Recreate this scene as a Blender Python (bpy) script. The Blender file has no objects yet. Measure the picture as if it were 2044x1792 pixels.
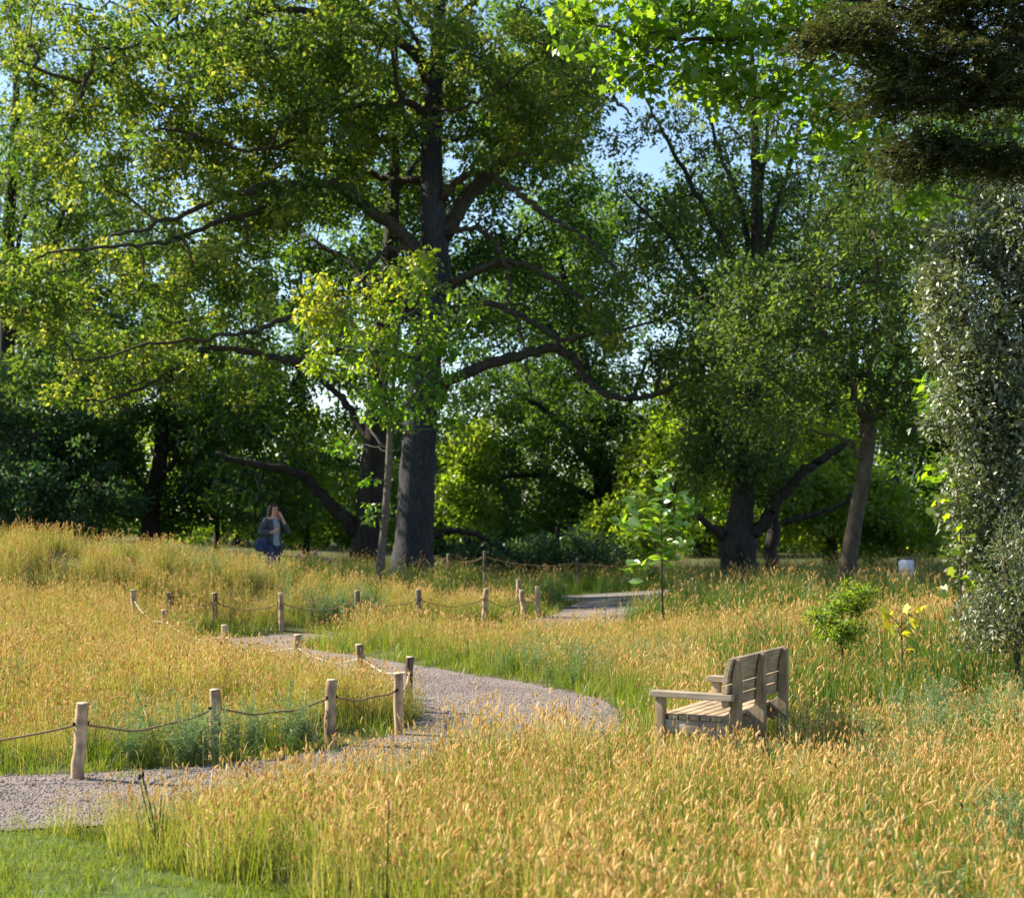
import bpy, bmesh, math
import numpy as np

# ------------------------------------------------------------------ camera, sky, sun, exposure
scene = bpy.context.scene
COL = scene.collection
CAM_H = 2.0
F_MM = 54.72
cam_data = bpy.data.cameras.new('camera')
cam = bpy.data.objects.new('camera', cam_data)
COL.objects.link(cam)
cam.location = (0, 0, CAM_H)
cam.rotation_euler = (math.radians(90), 0, 0)
cam_data.sensor_width = 36.0
cam_data.sensor_fit = 'HORIZONTAL'
cam_data.lens = F_MM
cam_data.shift_y = 0.0688
cam_data.clip_start = 0.1
cam_data.clip_end = 3000
cam_data.dof.use_dof = True
cam_data.dof.focus_distance = 14.5
cam_data.dof.aperture_fstop = 2.8
scene.camera = cam

SUN_AZ = math.atan2(-0.90, 0.30)      # measured from +Y towards +X
SUN_EL = math.radians(36)
sun_dir = np.array([math.sin(SUN_AZ) * math.cos(SUN_EL), math.cos(SUN_AZ) * math.cos(SUN_EL), math.sin(SUN_EL)])
world = bpy.data.worlds.new('World')
scene.world = world
world.use_nodes = True
wn = world.node_tree
wn.nodes.clear()
sky = wn.nodes.new('ShaderNodeTexSky')
sky.sky_type = 'NISHITA'
sky.sun_disc = False
sky.sun_elevation = SUN_EL
sky.sun_rotation = SUN_AZ
sky.air_density = 1.0
sky.dust_density = 0.3
sky.ozone_density = 1.6
bg = wn.nodes.new('ShaderNodeBackground')
bg.inputs['Strength'].default_value = 0.086
wo = wn.nodes.new('ShaderNodeOutputWorld')
wn.links.new(sky.outputs[0], bg.inputs['Color'])
wn.links.new(bg.outputs[0], wo.inputs['Surface'])

sun_data = bpy.data.lights.new('sun', 'SUN')
sun_data.energy = 5.0
sun_data.angle = math.radians(0.53)
sun_data.color = (1.0, 0.90, 0.74)
sun = bpy.data.objects.new('sun', sun_data)
COL.objects.link(sun)
from mathutils import Vector, Matrix
sun.rotation_euler = Vector(sun_dir).to_track_quat('Z', 'Y').to_euler()
sun.location = (-30, 10, 30)

scene.view_settings.view_transform = 'Standard'
scene.view_settings.look = 'None'
scene.view_settings.gamma = 1.0
scene.view_settings.exposure = 1.5
cy = scene.cycles
cy.max_bounces = 6
cy.diffuse_bounces = 3
cy.glossy_bounces = 2
cy.transmission_bounces = 4
cy.transparent_max_bounces = 4
cy.caustics_reflective = False
cy.caustics_refractive = False
cy.use_denoising = True
cy.sample_clamp_indirect = 6.0
cy.blur_glossy = 0.5

RNG = np.random.default_rng(11)

# ------------------------------------------------------------------ helpers
K = 3107.0


def W(u, v, d):
    """photograph position (2044 px wide) at depth d -> place in the park"""
    return np.array([(u - 1022.0) / K * d, d, CAM_H - (v - 1037.0) / K * d])


def tag(o, label=None, cat=None, group=None, kind=None):
    if label: o['label'] = label
    if cat: o['category'] = cat
    if group: o['group'] = group
    if kind: o['kind'] = kind
    return o


def empty(name, loc=(0, 0, 0), rz=0.0, parent=None):
    o = bpy.data.objects.new(name, None)
    o.empty_display_size = 0.1
    COL.objects.link(o)
    o.location = loc
    o.rotation_euler = (0, 0, rz)
    if parent: o.parent = parent
    return o


def np_mesh(name, V, F, mats, attrs=None, vattrs=None, midx=None, smooth=False):
    """V (n,3), F (m,k) all k-gons or list of such arrays"""
    V = np.asarray(V, dtype=np.float32)
    Fs = F if isinstance(F, list) else [F]
    Fs = [np.asarray(f, dtype=np.int32) for f in Fs if len(f)]
    me = bpy.data.meshes.new(name)
    me.vertices.add(len(V))
    me.vertices.foreach_set('co', V.ravel())
    nl = sum(f.size for f in Fs)
    npoly = sum(len(f) for f in Fs)
    if npoly:
        me.loops.add(nl)
        me.polygons.add(npoly)
        me.loops.foreach_set('vertex_index', np.concatenate([f.ravel() for f in Fs]))
        tot = np.concatenate([np.full(len(f), f.shape[1], dtype=np.int32) for f in Fs])
        start = np.concatenate([[0], np.cumsum(tot)[:-1]]).astype(np.int32)
        me.polygons.foreach_set('loop_start', start)
        me.polygons.foreach_set('loop_total', tot)
        if midx is not None:
            me.polygons.foreach_set('material_index', np.asarray(midx, dtype=np.int32))
        if smooth:
            me.polygons.foreach_set('use_smooth', np.ones(npoly, dtype=bool))
    for m in (mats if isinstance(mats, (list, tuple)) else [mats]):
        me.materials.append(m)
    for k, a in (attrs or {}).items():
        at = me.attributes.new(k, 'FLOAT', 'FACE')
        at.data.foreach_set('value', np.asarray(a, dtype=np.float32))
    for k, (typ, a) in (vattrs or {}).items():
        at = me.attributes.new(k, typ, 'POINT')
        if typ == 'FLOAT_VECTOR':
            at.data.foreach_set('vector', np.asarray(a, dtype=np.float32).ravel())
        else:
            at.data.foreach_set('value', np.asarray(a).astype(np.int32 if typ == 'INT' else np.float32))
    me.update()
    me.validate()
    return me


def link(name, me, parent=None):
    o = bpy.data.objects.new(name, me)
    COL.objects.link(o)
    if parent: o.parent = parent
    return o


def catmull(pts, n=8):
    P = np.asarray(pts, dtype=float)
    if len(P) < 3:
        t = np.linspace(0, 1, n + 1)[:, None]
        return P[0] * (1 - t) + P[-1] * t
    A = np.vstack([2 * P[0] - P[1], P, 2 * P[-1] - P[-2]])
    out = []
    for i in range(1, len(A) - 2):
        p0, p1, p2, p3 = A[i - 1], A[i], A[i + 1], A[i + 2]
        for t in np.linspace(0, 1, n, endpoint=False):
            out.append(0.5 * ((2 * p1) + (-p0 + p2) * t + (2 * p0 - 5 * p1 + 4 * p2 - p3) * t * t + (-p0 + 3 * p1 - 3 * p2 + p3) * t ** 3))
    out.append(A[-2])
    return np.array(out)


class MB:
    """collects quads and triangles"""
    def __init__(self):
        self.V, self.Q, self.T, self.n = [], [], [], 0

    def add(self, V, Q=None, T=None):
        V = np.asarray(V, dtype=float).reshape(-1, 3)
        self.V.append(V)
        if Q is not None and len(Q): self.Q.append(np.asarray(Q) + self.n)
        if T is not None and len(T): self.T.append(np.asarray(T) + self.n)
        self.n += len(V)

    def tube(self, pts, rad, sides=6, cap=True, wob=0.0, rng=RNG):
        P = np.asarray(pts, dtype=float)
        n = len(P)
        R = np.broadcast_to(np.asarray(rad, dtype=float), (n,))
        T = np.gradient(P, axis=0)
        T /= np.linalg.norm(T, axis=1)[:, None] + 1e-9
        a = np.array([0., 0., 1.]) if abs(T[0][2]) < 0.9 else np.array([1., 0., 0.])
        N = np.cross(T[0], a); N /= np.linalg.norm(N)
        rings = []
        th = np.linspace(0, 2 * math.pi, sides, endpoint=False)
        for i in range(n):
            N = N - T[i] * np.dot(N, T[i]); N /= np.linalg.norm(N) + 1e-9
            B = np.cross(T[i], N)
            r = R[i] * (1 + (rng.normal(0, wob, sides) if wob else 0))
            rings.append(P[i] + (np.cos(th) * r)[:, None] * N + (np.sin(th) * r)[:, None] * B)
        V = np.vstack(rings)
        i = np.arange(n - 1)[:, None] * sides
        j = np.arange(sides)[None, :]
        j2 = (j + 1) % sides
        Q = np.stack([i + j, i + j2, i + sides + j2, i + sides + j], axis=-1).reshape(-1, 4)
        tri = None
        if cap:
            V = np.vstack([V, P[0], P[-1]])
            c0, c1 = n * sides, n * sides + 1
            jj = np.arange(sides); k = (jj + 1) % sides
            tri = np.vstack([np.stack([np.full(sides, c0), k, jj], 1), np.stack([np.full(sides, c1), (n - 1) * sides + jj, (n - 1) * sides + k], 1)])
        self.add(V, Q, tri)

    def box(self, lo, hi, M=None):
        x0, y0, z0 = lo; x1, y1, z1 = hi
        V = np.array([[x0, y0, z0], [x1, y0, z0], [x1, y1, z0], [x0, y1, z0], [x0, y0, z1], [x1, y0, z1], [x1, y1, z1], [x0, y1, z1]])
        if M is not None: V = V @ M[:3, :3].T + M[:3, 3]
        self.add(V, [[0, 3, 2, 1], [4, 5, 6, 7], [0, 1, 5, 4], [1, 2, 6, 5], [2, 3, 7, 6], [3, 0, 4, 7]])

    def prism(self, prof, y0, y1):
        """profile in x-z extruded along y"""
        P = np.asarray(prof, dtype=float); n = len(P)
        V = np.vstack([np.stack([P[:, 0], np.full(n, y0), P[:, 1]], 1), np.stack([P[:, 0], np.full(n, y1), P[:, 1]], 1)])
        i = np.arange(n); k = (i + 1) % n
        self.add(V, np.stack([i, k, k + n, i + n], 1))
        self.ngons = getattr(self, 'ngons', []) + [list(self.n - 2 * n + i[::-1]), list(self.n - n + i)]

    def mesh(self, name, mats, smooth=False):
        V = np.vstack(self.V)
        if getattr(self, 'ngons', None):
            faces = [list(map(int, f)) for q in self.Q for f in q] + [list(map(int, f)) for q in self.T for f in q] + [list(map(int, f)) for f in self.ngons]
            me = bpy.data.meshes.new(name)
            me.from_pydata(V.tolist(), [], faces)
            for m in (mats if isinstance(mats, (list, tuple)) else [mats]): me.materials.append(m)
            bm = bmesh.new(); bm.from_mesh(me); bmesh.ops.recalc_face_normals(bm, faces=bm.faces); bm.to_mesh(me); bm.free()
            if smooth: me.polygons.foreach_set('use_smooth', np.ones(len(me.polygons), dtype=bool))
            return me
        F = []
        if self.Q: F.append(np.vstack(self.Q))
        if self.T: F.append(np.vstack(self.T))
        return np_mesh(name, V, F, mats, smooth=smooth)

    def obj(self, name, mats, parent=None, smooth=False, bevel=0.0):
        o = link(name, self.mesh(name, mats, smooth), parent)
        if bevel:
            m = o.modifiers.new('bevel', 'BEVEL'); m.width = bevel; m.segments = 2; m.limit_method = 'ANGLE'
        return o


def vnoise(x, y, seed=0):
    """smooth value noise in 0..1"""
    x = np.asarray(x, dtype=float); y = np.asarray(y, dtype=float)
    xi = np.floor(x).astype(int); yi = np.floor(y).astype(int)
    fx = x - xi; fy = y - yi
    fx = fx * fx * (3 - 2 * fx); fy = fy * fy * (3 - 2 * fy)

    def h(a, b):
        n = (a * 374761393 + b * 668265263 + seed * 1442695041) & 0x7fffffff
        n = ((n ^ (n >> 13)) * 1274126177) & 0x7fffffff
        return ((n ^ (n >> 16)) & 0xffff) / 65535.0
    return (h(xi, yi) * (1 - fx) + h(xi + 1, yi) * fx) * (1 - fy) + (h(xi, yi + 1) * (1 - fx) + h(xi + 1, yi + 1) * fx) * fy


def sstep(x, a, b):
    t = np.clip((np.asarray(x, dtype=float) - a) / (b - a), 0, 1)
    return t * t * (3 - 2 * t)


# ------------------------------------------------------------------ materials
def new_mat(name):
    m = bpy.data.materials.new(name)
    m.use_nodes = True
    nt = m.node_tree
    nt.nodes.clear()
    out = nt.nodes.new('ShaderNodeOutputMaterial')
    return m, nt, out


def ramp(nt, stops, fac=None):
    r = nt.nodes.new('ShaderNodeValToRGB')
    el = r.color_ramp.elements
    el[0].position, el[0].color = stops[0][0], (*stops[0][1], 1)
    el[1].position, el[1].color = stops[-1][0], (*stops[-1][1], 1)
    for p, c in stops[1:-1]:
        e = el.new(p); e.color = (*c, 1)
    if fac is not None: nt.links.new(fac, r.inputs[0])
    return r


def leaf_mat(name, stops, tstops=None, trans=0.45, gloss=0.05, rough=0.4, attr='rnd', obj_rand=0.0):
    m, nt, out = new_mat(name)
    L = nt.links.new
    at = nt.nodes.new('ShaderNodeAttribute'); at.attribute_name = attr
    fac = at.outputs['Fac']
    if obj_rand:
        oi = nt.nodes.new('ShaderNodeObjectInfo')
        ml = nt.nodes.new('ShaderNodeMath'); ml.operation = 'MULTIPLY_ADD'
        L(oi.outputs['Random'], ml.inputs[0]); ml.inputs[1].default_value = obj_rand; ml.inputs[2].default_value = -obj_rand / 2
        ad = nt.nodes.new('ShaderNodeMath'); ad.operation = 'ADD'; ad.use_clamp = True
        L(ml.outputs[0], ad.inputs[0]); L(fac, ad.inputs[1]); fac = ad.outputs[0]
    r1 = ramp(nt, stops, fac)
    r2 = ramp(nt, tstops or [(p, (min(1, c[0] * 1.5), min(1, c[1] * 1.4), c[2] * 0.6)) for p, c in stops], fac)
    d = nt.nodes.new('ShaderNodeBsdfDiffuse'); L(r1.outputs[0], d.inputs[0])
    t = nt.nodes.new('ShaderNodeBsdfTranslucent'); L(r2.outputs[0], t.inputs[0])
    mx = nt.nodes.new('ShaderNodeMixShader'); mx.inputs[0].default_value = trans
    L(d.outputs[0], mx.inputs[1]); L(t.outputs[0], mx.inputs[2])
    last = mx
    if gloss:
        g = nt.nodes.new('ShaderNodeBsdfGlossy'); g.inputs['Roughness'].default_value = rough
        g.inputs[0].default_value = (1, 1, 1, 1)
        m2 = nt.nodes.new('ShaderNodeMixShader'); m2.inputs[0].default_value = gloss
        L(mx.outputs[0], m2.inputs[1]); L(g.outputs[0], m2.inputs[2]); last = m2
    L(last.outputs[0], out.inputs[0])
    return m


def surf_mat(name, stops, scale=(1, 1, 1), nscale=6.0, detail=6.0, rough=0.85, bump=0.3, bdist=0.02, stain=None, spec=0.2):
    m, nt, out = new_mat(name)
    L = nt.links.new
    tc = nt.nodes.new('ShaderNodeTexCoord')
    mp = nt.nodes.new('ShaderNodeMapping'); mp.inputs['Scale'].default_value = scale
    L(tc.outputs['Object'], mp.inputs[0])
    n = nt.nodes.new('ShaderNodeTexNoise'); n.inputs['Scale'].default_value = nscale; n.inputs['Detail'].default_value = detail
    n.inputs['Roughness'].default_value = 0.62
    L(mp.outputs[0], n.inputs['Vector'])
    r = ramp(nt, stops, n.outputs['Fac'])
    p = nt.nodes.new('ShaderNodeBsdfPrincipled')
    p.inputs['Roughness'].default_value = rough
    p.inputs['Specular IOR Level'].default_value = spec
    if stain:
        n2 = nt.nodes.new('ShaderNodeTexNoise'); n2.inputs['Scale'].default_value = stain[0]; n2.inputs['Detail'].default_value = 4
        L(tc.outputs['Object'], n2.inputs['Vector'])
        r2 = ramp(nt, [(0.36, (stain[1],) * 3), (0.58, (1, 1, 1))], n2.outputs['Fac'])
        mm = nt.nodes.new('ShaderNodeMix'); mm.data_type = 'RGBA'; mm.blend_type = 'MULTIPLY'; mm.inputs[0].default_value = 1.0
        L(r.outputs[0], mm.inputs[6]); L(r2.outputs[0], mm.inputs[7]); L(mm.outputs[2], p.inputs['Base Color'])
    else:
        L(r.outputs[0], p.inputs['Base Color'])
    if bump:
        b = nt.nodes.new('ShaderNodeBump'); b.inputs['Strength'].default_value = bump; b.inputs['Distance'].default_value = bdist
        L(n.outputs['Fac'], b.inputs['Height']); L(b.outputs[0], p.inputs['Normal'])
    L(p.outputs[0], out.inputs[0])
    return m


M = {}
M['ground'] = surf_mat('ground_soil', [(0.3, (0.035, 0.040, 0.014)), (0.55, (0.075, 0.085, 0.022)), (0.75, (0.13, 0.11, 0.04))], nscale=3.0, bump=0.5, bdist=0.03)
M['lawn'] = surf_mat('lawn_soil', [(0.3, (0.045, 0.075, 0.014)), (0.7, (0.085, 0.13, 0.026))], nscale=8.0, bump=0.4)
M['gravel'] = surf_mat('gravel_mix', [(0.32, (0.125, 0.10, 0.088)), (0.5, (0.215, 0.178, 0.158)), (0.68, (0.31, 0.26, 0.235))], nscale=60.0, detail=4.0, bump=0.7, bdist=0.015, stain=(1.3, 0.72))
M['back_path'] = surf_mat('pale_path', [(0.3, (0.11, 0.105, 0.105)), (0.7, (0.19, 0.18, 0.175))], nscale=30.0, bump=0.3)
M['stone'] = surf_mat('gravel_stone', [(0.3, (0.14, 0.11, 0.10)), (0.55, (0.29, 0.24, 0.21)), (0.75, (0.45, 0.39, 0.35))], nscale=4.0, bump=0.0, spec=0.3)
M['bark_grey'] = surf_mat('grey_bark', [(0.3, (0.016, 0.018, 0.022)), (0.55, (0.040, 0.042, 0.048)), (0.75, (0.075, 0.076, 0.080))], scale=(9, 9, 2.0), nscale=2.6, bump=0.9, bdist=0.03, stain=(0.9, 0.7))
M['bark_brown'] = surf_mat('brown_bark', [(0.3, (0.035, 0.028, 0.020)), (0.55, (0.085, 0.066, 0.046)), (0.78, (0.15, 0.12, 0.08))], scale=(4, 4, 1.2), nscale=2.5, bump=0.9, bdist=0.04)
M['bark_limb'] = surf_mat('mossy_limb_bark', [(0.3, (0.022, 0.020, 0.014)), (0.55, (0.055, 0.046, 0.032)), (0.78, (0.10, 0.088, 0.055))], scale=(4, 4, 4), nscale=2.5, bump=0.9, bdist=0.03)
M['bark_dark'] = surf_mat('dark_bark', [(0.3, (0.012, 0.011, 0.010)), (0.7, (0.045, 0.038, 0.032))], scale=(5, 5, 1.0), nscale=2.5, bump=0.9, bdist=0.05)
M['bark_pale'] = surf_mat('pale_young_bark', [(0.3, (0.06, 0.05, 0.04)), (0.7, (0.15, 0.13, 0.10))], scale=(3, 3, 9), nscale=2.5, bump=0.4, bdist=0.01)
M['post'] = surf_mat('chestnut_post_wood', [(0.25, (0.17, 0.105, 0.06)), (0.45, (0.42, 0.295, 0.185)), (0.7, (0.58, 0.43, 0.285))], scale=(6, 6, 0.8), nscale=3.0, bump=0.6, bdist=0.01, stain=(7.0, 0.42))
M['post_dark'] = surf_mat('weathered_post_wood', [(0.25, (0.055, 0.04, 0.03)), (0.5, (0.19, 0.14, 0.10)), (0.75, (0.30, 0.23, 0.16))], scale=(6, 6, 0.8), nscale=3.0, bump=0.6, bdist=0.01, stain=(5.0, 0.5))
M['post_top'] = surf_mat('sawn_post_end', [(0.3, (0.42, 0.32, 0.2)), (0.7, (0.62, 0.50, 0.34))], nscale=18, bump=0.1)
M['rope'] = surf_mat('natural_rope', [(0.3, (0.16, 0.10, 0.05)), (0.7, (0.34, 0.24, 0.13))], nscale=60, bump=0.6, bdist=0.004)
M['rope_pale'] = surf_mat('bleached_rope', [(0.3, (0.34, 0.28, 0.20)), (0.7, (0.54, 0.47, 0.36))], nscale=60, bump=0.6, bdist=0.004)
M['bench'] = surf_mat('weathered_oak_board', [(0.28, (0.20, 0.145, 0.085)), (0.5, (0.40, 0.305, 0.195)), (0.72, (0.55, 0.44, 0.31))], scale=(14, 1.2, 14), nscale=2.6, bump=0.25, bdist=0.006, rough=0.75, stain=(3.5, 0.66))
M['bench_up'] = surf_mat('weathered_oak_upright', [(0.28, (0.18, 0.13, 0.08)), (0.5, (0.34, 0.26, 0.165)), (0.72, (0.46, 0.365, 0.25))], scale=(14, 14, 1.2), nscale=2.6, bump=0.25, bdist=0.006, rough=0.75, stain=(3.5, 0.66))
M['bench_arm'] = surf_mat('weathered_oak_arm', [(0.28, (0.19, 0.145, 0.10)), (0.5, (0.35, 0.285, 0.21)), (0.72, (0.48, 0.41, 0.32))], scale=(1.2, 14, 14), nscale=2.6, bump=0.25, bdist=0.006, rough=0.75, stain=(3.5, 0.66))
M['hole'] = surf_mat('dark_hole', [(0.3, (0.012, 0.01, 0.008)), (0.7, (0.02, 0.016, 0.012))], bump=0)

# leaves (reflectance stops, then transmitted stops)
M['ash_leaf'] = leaf_mat('golden_green_leaf', [(0.0, (0.020, 0.056, 0.014)), (0.5, (0.060, 0.115, 0.020)), (1.0, (0.19, 0.23, 0.036))],
                         [(0.0, (0.05, 0.15, 0.012)), (0.5, (0.22, 0.35, 0.022)), (1.0, (0.80, 0.75, 0.08))], trans=0.46, gloss=0.02, rough=0.5)
M['deep_leaf'] = leaf_mat('deep_green_leaf', [(0.0, (0.010, 0.036, 0.018)), (0.6, (0.024, 0.066, 0.024)), (1.0, (0.050, 0.105, 0.028))],
                          [(0.0, (0.03, 0.12, 0.012)), (1.0, (0.30, 0.50, 0.03))], trans=0.42, gloss=0.02, rough=0.5)
M['blue_leaf'] = leaf_mat('bluish_green_leaf', [(0.0, (0.020, 0.052, 0.026)), (1.0, (0.065, 0.120, 0.046))],
                          [(0.0, (0.03, 0.11, 0.025)), (1.0, (0.18, 0.34, 0.05))], trans=0.36, gloss=0.03)
M['bright_leaf'] = leaf_mat('bright_green_leaf', [(0.0, (0.045, 0.10, 0.008)), (1.0, (0.13, 0.20, 0.02))],
                            [(0.0, (0.22, 0.42, 0.01)), (1.0, (0.50, 0.62, 0.03))], trans=0.5, gloss=0.03)
M['soft_leaf'] = leaf_mat('soft_green_leaf', [(0.0, (0.018, 0.046, 0.016)), (1.0, (0.075, 0.12, 0.032))],
                          [(0.0, (0.05, 0.14, 0.02)), (1.0, (0.34, 0.46, 0.045))], trans=0.45, gloss=0.015, rough=0.5)
M['young_leaf'] = leaf_mat('young_yellow_green_leaf', [(0.0, (0.045, 0.12, 0.010)), (0.6, (0.11, 0.19, 0.014)), (1.0, (0.20, 0.23, 0.03))],
                           [(0.0, (0.18, 0.44, 0.010)), (0.6, (0.42, 0.62, 0.016)), (1.0, (0.72, 0.66, 0.05))], trans=0.5, gloss=0.03, rough=0.4)
M['maple_leaf'] = leaf_mat('fresh_maple_leaf', [(0.0, (0.035, 0.095, 0.006)), (1.0, (0.09, 0.18, 0.012))],
                           [(0.0, (0.15, 0.34, 0.008)), (1.0, (0.40, 0.58, 0.02))], trans=0.58, gloss=0.03)
M['yew_leaf'] = leaf_mat('brownish_yew_needle', [(0.0, (0.012, 0.022, 0.010)), (0.6, (0.042, 0.056, 0.020)), (1.0, (0.17, 0.17, 0.055))],
                         [(0.0, (0.03, 0.05, 0.010)), (1.0, (0.24, 0.24, 0.05))], trans=0.28, gloss=0.02)
M['glossy_leaf'] = leaf_mat('glossy_evergreen_leaf', [(0.0, (0.055, 0.080, 0.035)), (0.7, (0.13, 0.16, 0.07)), (1.0, (0.24, 0.21, 0.11))],
                            [(0.0, (0.07, 0.15, 0.015)), (1.0, (0.30, 0.34, 0.05))], trans=0.28, gloss=0.09, rough=0.55)
M['sapling_leaf'] = leaf_mat('sapling_leaf', [(0.0, (0.07, 0.16, 0.012)), (1.0, (0.16, 0.26, 0.03))],
                             [(0.0, (0.28, 0.56, 0.01)), (1.0, (0.50, 0.74, 0.03))], trans=0.5, gloss=0.10, rough=0.3, obj_rand=1.0)
M['tulip_leaf'] = leaf_mat('tulip_sapling_leaf', [(0.0, (0.07, 0.14, 0.010)), (1.0, (0.16, 0.22, 0.02))],
                           [(0.0, (0.30, 0.50, 0.01)), (1.0, (0.60, 0.68, 0.02))], trans=0.52, gloss=0.05, obj_rand=1.0)
M['yellow_leaf'] = leaf_mat('yellowing_leaf', [(0.0, (0.20, 0.26, 0.02)), (1.0, (0.55, 0.45, 0.02))],
                            [(0.0, (0.4, 0.5, 0.02)), (1.0, (0.8, 0.68, 0.02))], trans=0.5, gloss=0.04, obj_rand=1.0)
M['blade'] = leaf_mat('grass_blade', [(0.0, (0.040, 0.090, 0.010)), (0.5, (0.12, 0.175, 0.020)), (0.8, (0.28, 0.27, 0.06)), (1.0, (0.52, 0.43, 0.18))],
                      [(0.0, (0.11, 0.24, 0.008)), (0.55, (0.34, 0.42, 0.018)), (1.0, (0.62, 0.50, 0.12))], trans=0.42, gloss=0.03, obj_rand=0.28)
M['head'] = leaf_mat('golden_seed_head', [(0.0, (0.38, 0.22, 0.075)), (0.4, (0.64, 0.43, 0.155)), (1.0, (0.87, 0.68, 0.36))],
                     [(0.0, (0.55, 0.34, 0.09)), (1.0, (0.92, 0.72, 0.31))], trans=0.42, gloss=0.0, obj_rand=0.3)
M['brown_head'] = leaf_mat('dry_brown_seed_head', [(0.0, (0.05, 0.03, 0.015)), (1.0, (0.16, 0.09, 0.04))], trans=0.1, gloss=0.0)
M['lawn_blade'] = leaf_mat('lawn_blade', [(0.0, (0.06, 0.11, 0.014)), (1.0, (0.18, 0.21, 0.04))],
                           [(0.0, (0.18, 0.29, 0.014)), (1.0, (0.44, 0.48, 0.05))], trans=0.42, gloss=0.015, obj_rand=0.3)
M['silver'] = leaf_mat('silvery_leaf', [(0.0, (0.10, 0.16, 0.065)), (1.0, (0.34, 0.40, 0.22))],
                       [(0.0, (0.10, 0.22, 0.04)), (1.0, (0.28, 0.40, 0.12))], trans=0.3, gloss=0.0, obj_rand=0.3)
M['reed'] = leaf_mat('tall_reed_blade', [(0.0, (0.022, 0.060, 0.012)), (0.8, (0.06, 0.12, 0.018)), (1.0, (0.16, 0.15, 0.05))],
                     [(0.0, (0.06, 0.18, 0.01)), (1.0, (0.26, 0.36, 0.03))], trans=0.42, gloss=0.03, obj_rand=0.3)
M['purple'] = leaf_mat('purple_petal', [(0.0, (0.13, 0.06, 0.20)), (1.0, (0.24, 0.13, 0.32))], trans=0.35, gloss=0.0)

# ------------------------------------------------------------------ terrain
PATH = catmull([(-11, 10.3), (-7, 10.6), (-4.6, 10.75), (-3.0, 11.15), (-1.6, 12.0), (-0.5, 13.4), (0.05, 15.2), (-0.15, 17.2),
                (-1.3, 19.3), (-2.5, 21.2), (-3.7, 23.2), (-4.3, 24.7), (-3.9, 25.75), (-2.6, 26.05), (-0.8, 26.2), (0.6, 27.4), (1.5, 30.0), (2.1, 33.0), (2.6, 36.5), (3.2, 39.0)], 10)
BACK = catmull([(20, 41.0), (10, 40.2), (4, 39.4), (0.5, 38.4), (-2.0, 35.8), (-3.8, 32.8), (-6.0, 31.3), (-9.0, 31.2), (-14, 32.5), (-24, 36)], 10)


def dist_line(x, y, L):
    x = np.asarray(x, dtype=float).ravel(); y = np.asarray(y, dtype=float).ravel()
    A, B = L[:-1], L[1:]
    best = np.full(len(x), 1e9)
    for a, b in zip(A, B):
        ab = b - a
        t = np.clip(((x - a[0]) * ab[0] + (y - a[1]) * ab[1]) / (ab @ ab + 1e-9), 0, 1)
        best = np.minimum(best, np.hypot(x - a[0] - t * ab[0], y - a[1] - t * ab[1]))
    return best


def sd_path(x, y):
    w = 1.03 + 0.10 * (vnoise(np.asarray(x) * 1.1, np.asarray(y) * 1.1, 3).ravel() - 0.5)
    w = w - 0.22 * np.exp(-((np.asarray(y).ravel() - 25.5) / 1.5) ** 2)
    return dist_line(x, y, PATH) - w


def sd_back(x, y):
    return dist_line(x, y, BACK) - 1.1


def H(x, y):
    x = np.asarray(x, dtype=float); y = np.asarray(y, dtype=float)
    ampl = np.interp(x, [-30, -16, -9.7, -7.3, -4.76, -2.1, -0.8, 0.3, 6, 30], [2.0, 1.78, 1.38, 1.17, 0.82, 0.54, 0.24, 0.06, 0.12, 0.4])
    z = ampl * sstep(y, 26.4, 29.7) * (1 - 0.24 * sstep(y, 29.7, 31.0) - 0.3 * sstep(y, 32, 40))
    z = z + 0.55 * sstep(-x, 4.2, 10.0) * sstep(y, 13.0, 20.0) * (1 - sstep(y, 24.0, 29.0) * 0.0) * (1 - sstep(y, 27, 31))
    sel = (x > -9) & (x < -0.9) & (y > 13.2) & (y < 25.5)
    if sel.any():
        dome = np.zeros_like(z)
        dome[sel] = 0.15 * sstep(dist_line(x[sel], y[sel], PATH) - 1.03, 0.12, 0.85) * sstep(y[sel], 14.0, 15.2)
        z = z + dome
    z = z + 0.30 * sstep(x, 2.6, 6.0) * (1 - sstep(y, 14, 26) * 0.5)
    z = z + 0.12 * sstep(x, 1.4, 3.4) * sstep(y, 18.5, 24) * (1 - 0.4 * sstep(y, 30, 40))
    z = z + 0.05 * np.exp(-((x - 1.6) / 1.8) ** 2 - ((y - 22.5) / 2.4) ** 2)
    z = z + 0.05 * (vnoise(x * 0.5, y * 0.5, 5) - 0.5)
    return z


def h1(x, y):
    return float(H(np.array([x]), np.array([y]))[0])


def nonuni(lo, hi, mid_lo, mid_hi, step, far):
    a = np.arange(mid_lo, mid_hi + 1e-6, step)
    l, s, c = [], step, mid_lo
    while c > lo:
        s *= far; c -= s; l.append(c)
    r, s, c = [], step, mid_hi
    while c < hi:
        s *= far; c += s; r.append(c)
    return np.array(l[::-1] + list(a) + r)


gx = nonuni(-900, 900, -16, 16, 0.25, 1.22)
gy = nonuni(-60, 1800, 4, 44, 0.25, 1.22)
GX, GY = np.meshgrid(gx, gy)
GZ = H(GX, GY)
# keep the sheet a little low under the paths so their own sheets lie clear of it
nx, ny = len(gx), len(gy)
i = np.arange(ny - 1)[:, None] * nx; j = np.arange(nx - 1)[None, :]
Q = np.stack([i + j, i + j + 1, i + j + 1 + nx, i + j + nx], -1).reshape(-1, 4)
ground = link('ground', np_mesh('ground', np.stack([GX, GY, GZ], -1).reshape(-1, 3), Q, M['ground'], smooth=True))
tag(ground, 'grassy undulating park ground under the meadow and trees', 'ground', kind='structure')


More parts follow.
